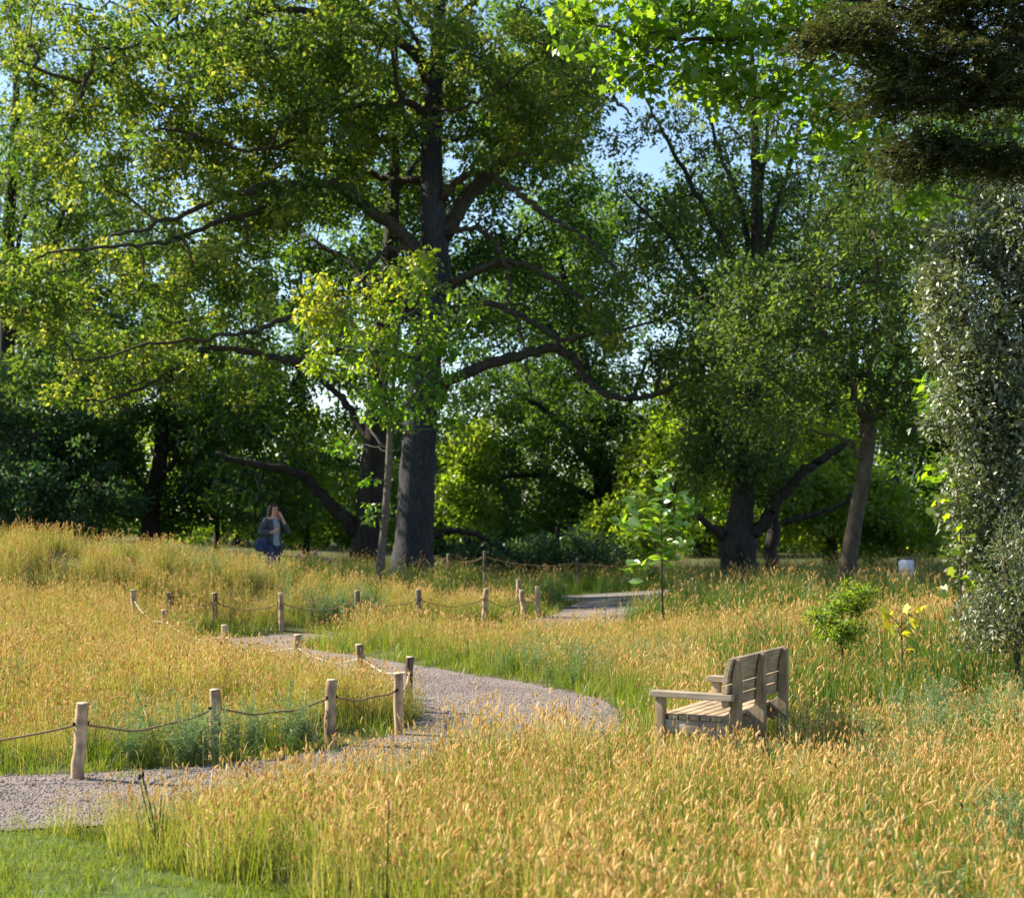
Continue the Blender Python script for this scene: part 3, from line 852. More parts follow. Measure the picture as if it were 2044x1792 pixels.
# ------------------------------------------------------------------ rope fences
def rope_fence(label, posts, group, rope_mat, dark=(), sag=0.13, rope_from=0, lead=None, hole=0.43, rope_r=0.0095, height=None):
    """posts: (x, y) in order; ropes are strung between neighbours"""
    rng = np.random.default_rng(int(abs(posts[0][0] * 1000)))
    p0 = posts[0]
    root = empty('rope_fence', (p0[0], p0[1], h1(p0[0], p0[1])))
    tag(root, label, 'fence', group)
    org = np.array(root.location)
    tops = []
    for i, p in enumerate(posts):
        z = h1(*p[:2]); hh = p[2] if len(p) > 2 else 0.58
        rad = rng.uniform(0.043, 0.052)
        b = np.array([p[0], p[1], z - 0.12]); lean = rng.normal(0, 0.03, 2)
        pts = []
        for k, t in enumerate(np.linspace(0, 1, 7)):
            w = rng.normal(0, 0.005, 2)
            pts.append(b + np.array([lean[0] * t + w[0], lean[1] * t + w[1], (hh + 0.12) * t]))
        if len(p) > 3:
            pts = [q + np.array([p[3] * (1 - t) ** 2, 0, 0]) for q, t in zip(pts, np.linspace(0, 1, 7))]
        pts = np.array(pts)
        q = MB(); q.tube(pts - org, rad * np.array([1.05, 1.04, 1.02, 1.0, 0.99, 0.98, 0.97]), 12, cap=False, wob=0.04, rng=rng)
        po = q.obj('post', M['post_dark'] if i in dark else M['post'], root, smooth=True)
        q = MB()
        th = np.linspace(0, 2 * math.pi, 12, endpoint=False)
        top = pts[-1] - org
        ring = top + np.stack([np.cos(th) * rad * 0.975, np.sin(th) * rad * 0.975, np.zeros(12)], 1)
        ring2 = top + np.stack([np.cos(th) * rad * 0.88, np.sin(th) * rad * 0.88, np.full(12, 0.007)], 1)
        V = np.vstack([ring, ring2, top + np.array([0, 0, 0.008])])
        jj = np.arange(12); kk = (jj + 1) % 12
        q.add(V, np.stack([jj, kk, kk + 12, jj + 12], 1), np.stack([jj + 12, kk + 12, np.full(12, 24)], 1))
        q.obj('post_top', M['post_top'], po)
        # the drilled hole on the camera side
        hz = pts[0] + (pts[-1] - pts[0]) * ((hole * hh / 0.58 + 0.12) / (hh + 0.12)) - org
        tops.append(hz)
    for i in range(len(posts) - 1):
        a, b2 = tops[i], tops[i + 1]
        L = np.linalg.norm(b2 - a)
        t = np.linspace(0, 1, 17)
        s = sag * min(1.2, L / 1.4) * rng.uniform(0.75, 1.15)
        P = a[None] * (1 - t)[:, None] + b2[None] * t[:, None]
        P[:, 2] -= s * 4 * t * (1 - t)
        P[:, 2] += 0.010 * np.sin(t * math.pi * rng.integers(3, 6)) * np.sin(t * math.pi)
        P[:, 1] += 0.012 * np.sin(t * math.pi * 3 + 1) * np.sin(t * math.pi)
        q = MB(); q.tube(P, rope_r, 7, cap=True)
        m = rope_mat if not callable(rope_mat) else rope_mat(i)
        q.obj('rope', m, root, smooth=True)
    for i, a in enumerate(tops):                                      # knot where the rope leaves the post
        nb = tops[min(i + 1, len(tops) - 1)] - tops[max(i - 1, 0)]
        nb /= np.linalg.norm(nb) + 1e-9
        q = MB(); q.tube([a - nb * 0.062, a + nb * 0.062], [0.014, 0.014], 8)
        q.obj('knot', M['hole'] if i < 5 else M['rope'], root, smooth=True)
    return root


near_posts = [(-4.75, 11.55, 0.58), (-3.30, 11.9, 0.585, -0.05), (-2.51, 13.1, 0.58), (-1.62, 13.9, 0.585), (-1.05, 14.55, 0.58), (-1.08, 16.05, 0.58), (-1.62, 17.3, 0.58), (-2.66, 19.1, 0.58), (-3.92, 21.1, 0.56),
              (-5.10, 22.9, 0.6), (-6.0, 24.9, 0.62)]
rope_fence('rope fence of pale round posts curving round the tip of the near meadow', near_posts, 'rope and post fences', lambda i: M['rope'] if i < 4 else M['rope_pale'], dark=(5,), sag=0.10)
far_posts = [(W(331, 0, 26.4)[0], 26.6, 0.62), (W(424, 0, 26.8)[0], 26.95, 0.62), (W(563, 0, 27.1)[0], 27.1, 0.64), (W(713, 0, 27.3)[0], 27.3, 0.64), (W(838, 0, 27.6)[0], 27.5, 0.64), (W(963, 0, 28.0)[0], 28.0, 0.66),
             (W(1048, 0, 29.3)[0], 29.3, 0.6), (W(1072, 0, 30.6)[0], 30.6, 0.62), (W(1033, 0, 32.5)[0], 32.5, 0.66), (W(968, 0, 34.4)[0], 34.4, 0.66)]
rope_fence('rope fence running along the far bend of the gravel path below the mound', far_posts, 'rope and post fences', M['rope'], dark=(0, 1, 3, 4), sag=0.14)
back_posts = [(W(838, 0, 41.6)[0], 41.6, 0.95), (W(897, 0, 41.6)[0], 41.5, 0.85), (W(967, 0, 41.4)[0], 41.3, 1.05), (W(1153, 0, 41.8)[0], 41.8, 0.92), (W(1330, 0, 42.4)[0], 42.4, 0.92)]
rope_fence('taller rope fence beyond the pale path in front of the dark shrubs', back_posts, 'rope and post fences', M['rope'], dark=(1, 2, 3), sag=0.16, hole=0.5, rope_r=0.016)

# ------------------------------------------------------------------ sign
def build_sign():
    d = 32.0
    x = W(1809, 0, d)[0]
    z = h1(x, d)
    s = empty('notice_sign', (x, d, z), math.radians(7))
    tag(s, 'small white notice board with dark frame standing in the shaded grass', 'sign')
    zt = W(0, 1117, d)[2] - z
    zb = zt - 0.56
    wd = 0.175
    M['paper'] = surf_mat('white_notice_paper', [(0.3, (0.62, 0.64, 0.70)), (0.7, (0.74, 0.75, 0.80))], nscale=5, bump=0, rough=0.5)
    M['frame'] = surf_mat('dark_sign_frame', [(0.3, (0.02, 0.025, 0.03)), (0.7, (0.04, 0.045, 0.05))], bump=0, rough=0.5)
    q = MB(); q.box((-wd, -0.004, zb), (wd, 0.012, zt)); q.obj('board', M['paper'], s)
    for bx in (((-wd - 0.022, -0.014, zb), (-wd, 0.02, zt)), ((wd, -0.014, zb), (wd + 0.022, 0.02, zt)), ((-wd - 0.022, -0.016, zt), (wd + 0.022, 0.022, zt + 0.03)), ((-wd - 0.022, -0.014, zb - 0.02), (wd + 0.022, 0.02, zb))):
        q = MB(); q.box(*bx); q.obj('frame', M['frame'], s, bevel=0.003)
    for sx in (-0.12, 0.12):
        q = MB(); q.box((sx - 0.02, 0.014, -0.1), (sx + 0.02, 0.05, zb + 0.2)); q.obj('leg', M['frame'], s)
    M['ink'] = surf_mat('faded_sign_ink', [(0.3, (0.22, 0.24, 0.34)), (0.7, (0.30, 0.32, 0.42))], bump=0)
    for txt, zz, sz in (('THANK', zt - 0.26, 0.088), ('YOU', zt - 0.37, 0.088)):
        cu = bpy.data.curves.new('lettering', 'FONT'); cu.body = txt; cu.size = sz; cu.align_x = 'CENTER'; cu.extrude = 0.0015
        tmp = bpy.data.objects.new('lettering_source', cu); COL.objects.link(tmp)
        bpy.context.view_layer.update()
        me = bpy.data.meshes.new_from_object(tmp.evaluated_get(bpy.context.evaluated_depsgraph_get()))
        bpy.data.objects.remove(tmp)
        me.materials.clear(); me.materials.append(M['ink'])
        o = link('lettering', me, s); o.location = (-0.015, -0.0065, zz); o.rotation_euler = (math.radians(90), 0, 0)


build_sign()


# ------------------------------------------------------------------ trees
def in_ellipsoids(ells, rng, shell=2.1):
    out = []
    for u, v, d, ru, rv, rd, n in ells:
        c = W(u, v, d); s = d / K
        q = rng.normal(size=(n, 3)); q /= np.linalg.norm(q, axis=1)[:, None]
        q *= rng.uniform(0.02, 1, n)[:, None] ** (1 / shell)
        out.append(c + q * np.array([ru * s, rd, rv * s]))
    return np.vstack(out)


def project(P):
    return 1022 + P[:, 0] / P[:, 1] * K, 1037 - (P[:, 2] - CAM_H) / P[:, 1] * K


def leaf_quads(C, n, rad, size, rng, flat=0.7, aspect=0.55, droop=0.25, up=0.8, rnd_c=0.5):
    """many folded leaves round each centre C"""
    m = len(C); N = m * n
    q = rng.normal(size=(N, 3)); q /= np.linalg.norm(q, axis=1)[:, None]
    rr = (np.repeat(rad, n) if np.ndim(rad) else np.full(N, rad)) * rng.uniform(0.05, 1, N) ** (1 / 2.2)
    off = q * rr[:, None] * np.array([1, 1, flat])
    P = np.repeat(C, n, axis=0) + off
    D = q * 0.7 + rng.normal(size=(N, 3)) * 0.7; D[:, 2] -= droop
    D /= np.linalg.norm(D, axis=1)[:, None]
    U = rng.normal(size=(N, 3)) * 0.6 + np.array([0, 0, up])
    Wd = np.cross(D, U); Wd /= np.linalg.norm(Wd, axis=1)[:, None] + 1e-9
    Nn = np.cross(Wd, D)
    s = size * rng.uniform(0.6, 1.35, N)
    hw = (s * aspect * 0.5)[:, None]
    mid = P + D * (s * 0.45)[:, None] + Nn * (s * 0.10)[:, None]
    V = np.stack([P, mid + Wd * hw, P + D * s[:, None] - Nn * (s * 0.05)[:, None], mid - Wd * hw], 1).reshape(-1, 3)
    Q = np.arange(N * 4).reshape(-1, 4)
    cr = np.repeat(rng.uniform(0, 1, m), n)
    rn = np.clip(rnd_c * cr + (1 - rnd_c) * rng.uniform(0, 1, N), 0, 1)
    return V, Q, rn, P


def grow_twigs(limb_nodes, clumps, rng, r_tip=0.010, r_gain=0.42, sag=0.12, seg=4, sides=4, maxr=0.09):
    """attach each clump to the nearest wood already there; returns an MB"""
    nodes = [np.asarray(limb_nodes)]
    owner = [np.full(len(limb_nodes), -1)]
    d0 = np.array([np.min(np.sum((limb_nodes - c) ** 2, axis=1)) for c in clumps])
    paths, par = [], []
    cur, own = nodes[0], owner[0]
    buf, bo = [], []
    for idx in np.argsort(d0):
        c = clumps[idx]
        if len(buf) > 40:
            cur = np.vstack([cur] + buf); own = np.concatenate([own] + bo); buf, bo = [], []
        dd = np.sum((cur - c) ** 2, axis=1)
        k = int(np.argmin(dd)); best = dd[k]; a = cur[k]; oo = own[k]
        for bb, o2 in zip(buf, bo):
            e = np.sum((bb - c) ** 2, axis=1); kk = int(np.argmin(e))
            if e[kk] < best: best, a, oo = e[kk], bb[kk], o2[kk]
        L = math.sqrt(best)
        t = np.linspace(0, 1, seg + 1)[:, None]
        P = a * (1 - t) + c * t
        P += rng.normal(0, 0.07 * L, 3) * (4 * t * (1 - t)) + rng.normal(0, 0.03 * L, (seg + 1, 3)) * (4 * t * (1 - t))
        P[:, 2] += (sag * L * 4 * t * (1 - t))[:, 0] * rng.uniform(-0.4, 1.0)
        paths.append(P); par.append(int(oo))
        buf.append(P[1:]); bo.append(np.full(seg, len(paths) - 1))
    cnt = np.ones(len(paths))
    for k in range(len(paths) - 1, -1, -1):
        if par[k] >= 0: cnt[par[k]] += cnt[k]
    mb = MB()
    for P, n in zip(paths, cnt):
        r0 = min(maxr, r_tip * n ** r_gain + 0.004)
        mb.tube(P, np.linspace(r0, max(r_tip * 0.5, r0 * 0.55), len(P)), sides if r0 < 0.03 else 6, cap=False, rng=rng)
    return mb


def limb_curve(pts, rng=None, jit=0.0, n=6):
    P = np.array([W(*p[:3]) for p in pts])
    C = catmull(P, n)
    if jit: C[1:-1] += rng.normal(0, jit, C[1:-1].shape)
    return C


def limb_r(r0, r1, n):
    t = np.linspace(0, 1, n)
    return r0 + (r1 - r0) * t ** 0.8


def make_tree(name, label, trunk, limbs, ells, leafm, barkm, seed, n_leaf=90, rad=0.55, size=0.17, group=None, cat='tree', mask=None, twig_mat=None, sides=14,
              aspect=0.55, droop=0.25, flat=0.75, twigs=True, limb_mat=None, limb_k=1.0, rtip=0.010, extra=None, leaf_fn=None, shell=2.1, flare=1.0, up=0.8, sway=0.03):
    """trunk: list of (u, v, depth, radius); limbs: list of ([(u, v, depth)...], r0, r1)"""
    rng = np.random.default_rng(seed)
    T = np.array([W(*p[:3]) for p in trunk]); R = np.array([p[3] for p in trunk])
    base = T[0].copy(); base[2] = h1(base[0], base[1])
    root = empty(name, base)
    tag(root, label, cat, group)
    Tc = catmull(T, 8); Rc = np.interp(np.linspace(0, 1, len(Tc)), np.linspace(0, 1, len(R)), R)
    zfix = min(Tc[0][2], base[2] - 0.2)
    Tc[0][2] = zfix
    mb = MB(); mb.tube(Tc - base, Rc, sides, wob=0.03, rng=rng); mb.obj('trunk', barkm, root, smooth=True)
    nodes = [Tc[len(Tc) // 3:]]
    for pts, r0, r1 in limbs:
        C = limb_curve(pts, rng, sway)
        r0 *= limb_k; r1 *= limb_k
        mb = MB(); mb.tube(C - base, limb_r(r0, r1, len(C)), 9, wob=0.04, rng=rng); mb.obj('limb', limb_mat or barkm, root, smooth=True)
        nodes.append(C)
    nodes = np.vstack(nodes)
    clumps = in_ellipsoids(ells, rng, shell)
    if mask is not None:
        u, v = project(clumps); clumps = clumps[mask(u, v, clumps[:, 1], rng)]
    clumps = clumps[clumps[:, 2] > 0.35 + H(clumps[:, 0], clumps[:, 1])]
    if twigs:
        mb = grow_twigs(nodes, clumps, rng, r_tip=rtip)
        mb.V = [v - base for v in mb.V]
        o = mb.obj('twigs', twig_mat or barkm, root, smooth=True); o['kind'] = 'stuff'
    V, Qd, rn, P = leaf_fn(clumps, rng) if leaf_fn else leaf_quads(clumps, n_leaf, rad, size, rng, flat=flat, aspect=aspect, droop=droop, up=up)
    if extra is not None: rn = extra(P, rn)
    o = link('crown', np_mesh('crown', V - base, Qd, leafm, attrs={'rnd': rn}), root); o['kind'] = 'stuff'
    return root


D = 40.0
# --- the great spreading tree
def big_mask(u, v, d, rng):
    hide = (u > 735) & (u < 1180) & (v > 330) & (v < 820) & (d < 43)
    hide |= (u > 830) & (u < 905) & (v > 120) & (d < 40) & (rng.uniform(0, 1, len(u)) < 0.6)
    hide |= (u < 330) & (v > 330) & (v < 620) & (rng.uniform(0, 1, len(u)) < 0.35)
    x = (u - 1022) / K * d; z = CAM_H - (v - 1037) / K * d          # the gap through which the sun reaches the young tree
    t = (-2.5 - x) / -sun_dir[0]; yr = 32 + sun_dir[1] * t; zr = 4.3 + sun_dir[2] * t
    hide |= (t > 1.5) & (np.abs(d - yr) < 2.4) & (np.abs(z - zr) < 3.0) & (rng.uniform(0, 1, len(u)) < 0.94)
    hide |= (u > 560) & (u < 990) & (v > 450) & (v < 850) & (d < 45) & (rng.uniform(0, 1, len(u)) < 0.8)
    n = vnoise(u / 55.0, v / 55.0 + d * 0.6, 2)
    return ~hide & (n > 0.33)


def lerp_d(pts, d0, d1):
    return [(u, v, d0 + (d1 - d0) * k / (len(pts) - 1)) for k, (u, v) in enumerate(pts)]


big_limbs = [
    (lerp_d([(858, 545), (800, 468), (736, 420), (675, 374), (620, 366), (529, 374), (438, 400), (330, 440), (220, 470)], D, 36.5), 0.27, 0.05),
    (lerp_d([(600, 368), (530, 410), (467, 434), (394, 460), (328, 485), (219, 494), (128, 502), (40, 520)], 39, 35.5), 0.13, 0.03),
    (lerp_d([(862, 520), (800, 494), (756, 511), (735, 540), (716, 573), (690, 590)], 39.8, 37.5), 0.13, 0.06),
    (lerp_d([(868, 640), (800, 600), (727, 585), (676, 586), (610, 610), (560, 640), (500, 662), (396, 678), (280, 690), (180, 720)], 39.8, 35.5), 0.19, 0.03),
    (lerp_d([(868, 720), (760, 712), (650, 706), (576, 720), (504, 703), (421, 695), (340, 740), (250, 790), (160, 800)], 40, 36), 0.21, 0.03),
    (lerp_d([(421, 695), (380, 715), (320, 780), (262, 815), (200, 830)], 37.5, 36), 0.07, 0.02),
    (lerp_d([(885, 470), (906, 436), (939, 387), (990, 335), (1074, 226), (1110, 193), (1165, 160), (1216, 146), (1320, 90), (1420, 20)], D, 43), 0.33, 0.12),
    (lerp_d([(1165, 160), (1190, 170), (1225, 195), (1262, 235)], 41.5, 41), 0.10, 0.04),
    (lerp_d([(880, 400), (891, 387), (924, 354), (968, 347), (1004, 365), (1055, 401), (1099, 438), (1147, 460), (1183, 489), (1230, 540)], D, 37.5), 0.15, 0.05),
    (lerp_d([(885, 470), (902, 463), (946, 456), (979, 474), (1004, 518), (1019, 566), (1019, 602), (1034, 650), (1050, 720), (1058, 790)], D, 38), 0.12, 0.03),
    (lerp_d([(885, 590), (909, 562), (946, 544), (1001, 525), (1048, 529), (1092, 551), (1117, 569), (1180, 610)], D, 38.5), 0.18, 0.06),
    (lerp_d([(880, 640), (906, 617), (946, 604), (988, 610), (1042, 633), (1096, 666), (1132, 680), (1168, 667), (1230, 662), (1310, 640)], D, 38), 0.17, 0.04),
    (lerp_d([(870, 790), (898, 759), (988, 723), (1042, 709), (1096, 698), (1125, 702), (1150, 723), (1172, 756), (1204, 784), (1258, 795), (1319, 784), (1370, 760)], D, 38.5), 0.23, 0.08),
    (lerp_d([(1312, 786), (1314, 759), (1319, 734), (1344, 702), (1356, 670)], 38.8, 38.4), 0.08, 0.04),
    (lerp_d([(862, 320), (842, 285), (822, 262), (811, 248), (807, 219), (790, 140), (770, 40)], D, 38.5), 0.15, 0.06),
    (lerp_d([(846, 290), (844, 237), (873, 219), (906, 219), (980, 190), (1040, 140)], 39.5, 38), 0.11, 0.04),
    (lerp_d([(864, 180), (844, 146), (833, 91), (800, 30), (760, -60)], D, 39), 0.14, 0.06),
    (lerp_d([(850, 230), (811, 204), (782, 212), (709, 214), (640, 240), (560, 290), (480, 300), (360, 260), (250, 260)], D, 36.5), 0.15, 0.03),
    (lerp_d([(866, 150), (800, 90), (700, 60), (600, 20), (500, 30), (400, 60), (280, 90), (160, 100)], D, 37), 0.20, 0.04),
    (lerp_d([(870, 90), (930, 20), (1000, -30), (1080, -60)], D, 40), 0.16, 0.05),
    (lerp_d([(870, 60), (760, -60), (620, -140), (450, -160)], D, 41), 0.17, 0.05),
    (lerp_d([(862, 360), (790, 360), (700, 330), (600, 320), (500, 345), (420, 350)], 41, 46), 0.17, 0.05),
]
make_tree('spreading_tree', 'huge old tree with thick grey trunk and sinuous spreading limbs', 
          [(817, 1175, D, 0.72), (822, 1130, D, 0.58), (827, 1070, D, 0.49), (835, 900, D, 0.44), (848, 740, D, 0.41), (870, 600, D, 0.40), (868, 500, D, 0.37), (863, 400, D, 0.31), (862, 300, D, 0.26), (866, 180, D, 0.22), (876, 60, D, 0.17), (880, -100, D, 0.12), (880, -300, D, 0.06)],
          big_limbs,
          [(400, 220, 38.5, 390, 250, 5.5, 470), (720, 90, 39, 330, 220, 5.5, 380), (190, 560, 38, 260, 230, 4.5, 210), (540, 560, 38.5, 260, 190, 4.0, 75), (1040, 190, 40.5, 190, 220, 4.0, 190), (600, 330, 41, 330, 150, 4, 110),
           (1195, 545, 38, 70, 70, 1.2, 18), (620, -190, 40, 560, 200, 7.0, 220), (90, 150, 40, 200, 250, 4, 80), (1190, 660, 38.5, 130, 50, 2, 14), (330, 760, 37.5, 270, 70, 3, 40), (0, 570, 33.8, 130, 75, 1.4, 50), (520, 420, 40, 300, 120, 4, 60)],
          M['ash_leaf'], M['bark_grey'], 101, n_leaf=105, rad=0.42, size=0.14, mask=big_mask, sides=20, twig_mat=M['bark_brown'], limb_mat=M['bark_limb'], rtip=0.012, limb_k=0.74)

# --- trees behind, on the near bank of the wood
make_tree('dark_limbed_tree', 'dark trunked tree just left of the huge trunk, low limb arching left', 
          [(728, 1150, 45, 0.52), (730, 1090, 45, 0.42), (738, 1000, 45, 0.38), (748, 880, 45, 0.33), (760, 700, 45, 0.28), (780, 480, 45, 0.22), (790, 250, 45, 0.12), (790, 60, 46, 0.05)],
          [(lerp_d([(722, 1070), (690, 1040), (640, 985), (600, 950), (555, 935), (500, 926), (430, 905)], 45, 44), 0.24, 0.07),
           (lerp_d([(745, 900), (700, 820), (640, 760), (560, 720)], 45, 47), 0.16, 0.05), (lerp_d([(760, 700), (830, 600), (930, 520), (1020, 480)], 45, 47), 0.15, 0.05),
           (lerp_d([(770, 600), (690, 520), (600, 470)], 45, 47), 0.14, 0.05), (lerp_d([(785, 380), (860, 300), (960, 260)], 45, 47), 0.10, 0.04)],
          [(560, 840, 47, 190, 150, 3, 70), (700, 560, 48, 260, 220, 4, 120), (960, 480, 48.5, 230, 230, 4, 130), (760, 240, 48.5, 330, 230, 4, 120), (520, 1000, 46.5, 140, 60, 2, 16), (1090, 190, 48.5, 170, 230, 4, 130)],
          M['deep_leaf'], M['bark_dark'], 102, n_leaf=115, rad=0.56, size=0.165, group='trees of the wood behind the meadow')

make_tree('dark_oak_tree', 'dark leafy tree left of the walking person with crooked trunk', 
          [(298, 1110, 50, 0.36), (300, 1060, 50, 0.30), (304, 1000, 50, 0.27), (318, 930, 50, 0.24), (325, 840, 50, 0.2), (340, 700, 50, 0.12), (350, 560, 50, 0.05)],
          [(lerp_d([(312, 960), (340, 930), (355, 890), (350, 820)], 50, 49), 0.15, 0.05), (lerp_d([(305, 1000), (260, 940), (200, 900), (120, 880)], 50, 49), 0.13, 0.04),
           (lerp_d([(320, 900), (420, 860), (520, 850)], 50, 49), 0.12, 0.04)],
          [(300, 770, 51, 280, 170, 3.5, 190), (130, 900, 50, 170, 120, 3, 80), (430, 960, 50.5, 160, 90, 2.5, 60), (230, 1010, 51.5, 200, 60, 2, 40)],
          M['deep_leaf'], M['bark_dark'], 103, n_leaf=115, rad=0.56, size=0.165, group='trees of the wood behind the meadow')

make_tree('blue_green_shrub_tree', 'low dense blue green tree at the far left above the golden crest', 
          [(60, 1100, 47, 0.25), (62, 1040, 47, 0.2), (66, 960, 47, 0.14), (70, 860, 47, 0.06)],
          [(lerp_d([(62, 1030), (120, 980), (190, 960)], 47, 46), 0.09, 0.03), (lerp_d([(64, 1000), (10, 950), (-60, 930)], 47, 46), 0.09, 0.03)],
          [(60, 990, 47, 230, 90, 2.6, 120), (110, 890, 48.5, 160, 90, 2.5, 60), (-60, 850, 48, 120, 150, 2.5, 50)],
          M['blue_leaf'], M['bark_dark'], 104, n_leaf=110, rad=0.5, size=0.14, group='trees of the wood behind the meadow')

make_tree('thin_leaved_tree', 'tall thinly leaved tree at the far left against the sky', 
          [(15, 1080, 60, 0.4), (14, 800, 60, 0.33), (16, 500, 60, 0.24), (30, 250, 60, 0.16), (36, 0, 60, 0.08), (36, -100, 60, 0.04)],
          [(lerp_d([(14, 700), (80, 560), (130, 420), (150, 300)], 60, 59), 0.13, 0.04), (lerp_d([(16, 560), (60, 400), (110, 240)], 60, 61), 0.12, 0.03), (lerp_d([(16, 500), (-40, 360), (-80, 200)], 60, 61), 0.12, 0.03),
           (lerp_d([(14, 760), (130, 660), (240, 560), (330, 470)], 60, 59), 0.12, 0.03), (lerp_d([(28, 280), (70, 140), (100, 20)], 60, 60), 0.08, 0.02)],
          [(60, 300, 60, 170, 330, 3.5, 190), (230, 560, 60, 220, 190, 3.5, 130), (120, 760, 60, 230, 110, 4, 110)],
          M['soft_leaf'], M['bark_dark'], 105, n_leaf=64, rad=0.72, size=0.18, group='trees of the wood behind the meadow')

make_tree('shaded_tree', 'deep green tree behind the sinuous limb right of the huge trunk', 
          [(1210, 1140, 56, 0.42), (1205, 1000, 56, 0.36), (1190, 860, 56, 0.28), (1160, 700, 56, 0.2), (1120, 540, 56, 0.14), (1090, 380, 56, 0.06)],
          [(lerp_d([(1200, 960), (1130, 860), (1060, 800), (980, 770)], 56, 55), 0.18, 0.05), (lerp_d([(1195, 900), (1260, 800), (1300, 700)], 56, 55), 0.16, 0.05), (lerp_d([(1170, 740), (1080, 640), (1000, 600)], 56, 57), 0.14, 0.04),
           (lerp_d([(1203, 1010), (1120, 960), (1020, 950), (930, 980)], 56, 54), 0.16, 0.05)],
          [(1180, 470, 56, 160, 120, 4, 90), (1240, 860, 56, 150, 130, 4, 110), (970, 900, 55.5, 130, 160, 3.5, 90), (1120, 1000, 56, 220, 80, 3, 70), (1090, 780, 57, 130, 100, 3, 44), (1200, 640, 56.5, 110, 90, 3, 44), (1030, 560, 57, 130, 100, 3, 50)],
          M['deep_leaf'], M['bark_dark'], 106, n_leaf=110, rad=0.6, size=0.175, group='trees of the wood behind the meadow')

make_tree('dark_shrub', 'very dark rounded shrub behind the tall rope fence', 
          [(1110, 1175, 47, 0.16), (1110, 1140, 47, 0.13), (1112, 1090, 47, 0.08), (1112, 1050, 47, 0.04)],
          [(lerp_d([(868, 1072), (905, 1058), (960, 1072), (1010, 1100), (1060, 1140)], 46.5, 47), 0.10, 0.07), (lerp_d([(1110, 1130), (1180, 1090), (1220, 1070)], 47, 46.6), 0.06, 0.02)],
          [(1110, 1120, 47, 130, 60, 1.6, 70), (980, 1120, 47, 100, 50, 1.4, 40), (1190, 1110, 47.5, 60, 60, 1.2, 30)],
          M['blue_leaf'], M['bark_dark'], 107, n_leaf=90, rad=0.42, size=0.13, group='trees of the wood behind the meadow', cat='shrub')

make_tree('sunlit_maple_tree', 'bright sunlit yellow green tree glowing behind the thick burr trunk', 
          [(1660, 1150, 58, 0.3), (1655, 1080, 58, 0.26), (1640, 980, 58, 0.2), (1620, 860, 58, 0.12), (1610, 760, 58, 0.05)],
          [(lerp_d([(1650, 1050), (1600, 990), (1570, 940)], 58, 57), 0.1, 0.03), (lerp_d([(1650, 1040), (1730, 980), (1790, 950)], 58, 57), 0.1, 0.03)],
          [(1640, 990, 57.5, 140, 120, 3, 170), (1620, 830, 58.5, 170, 110, 3, 90), (1780, 1060, 57.5, 100, 80, 2.4, 60)],
          M['bright_leaf'], M['bark_dark'], 108, n_leaf=100, rad=0.55, size=0.20, group='trees of the wood behind the meadow')

make_tree('sunlit_hazel_shrub', 'bright yellow green bush glowing behind the large leaved sapling', 
          [(1235, 1165, 50, 0.14), (1236, 1120, 50, 0.1), (1238, 1050, 50, 0.06), (1240, 1000, 50, 0.03)],
          [(lerp_d([(1236, 1120), (1270, 1060), (1290, 1020)], 50, 50), 0.05, 0.02)],
          [(1245, 1070, 50, 70, 90, 1.6, 70), (1330, 960, 52, 90, 130, 2, 70), (1390, 830, 52, 90, 120, 2.2, 60)],
          M['bright_leaf'], M['bark_dark'], 109, n_leaf=70, rad=0.45, size=0.19, group='trees of the wood behind the meadow', cat='shrub')

for uu, dd, ee, lab in ((430, 53, [(430, 850, 53, 110, 80, 1.8, 60), (400, 960, 53, 80, 60, 1.5, 26)], 'sunlit light green understorey tree left above the walking person'),
                        (610, 52, [(610, 930, 52, 80, 90, 1.6, 50), (560, 1040, 52, 90, 40, 1.3, 26)], 'sunlit light green understorey tree right behind the walking person'),
                        (930, 52, [(925, 990, 52, 70, 90, 1.5, 46), (930, 880, 52, 60, 60, 1.4, 22)], 'sunlit light green understorey tree just right of the huge trunk')):
    make_tree('understorey_tree', lab, [(uu, 1120, dd, 0.12), (uu + 3, 1060, dd, 0.1), (uu, 980, dd, 0.07), (uu - 4, 880, dd, 0.03)], [(lerp_d([(uu + 2, 1040), (uu - 40, 980), (uu - 70, 950)], dd, dd - .5), 0.05, 0.02)],
              ee, M['bright_leaf'], M['bark_dark'], 130 + uu, n_leaf=70, rad=0.5, size=0.17, group='trees of the wood behind the meadow', sides=8)

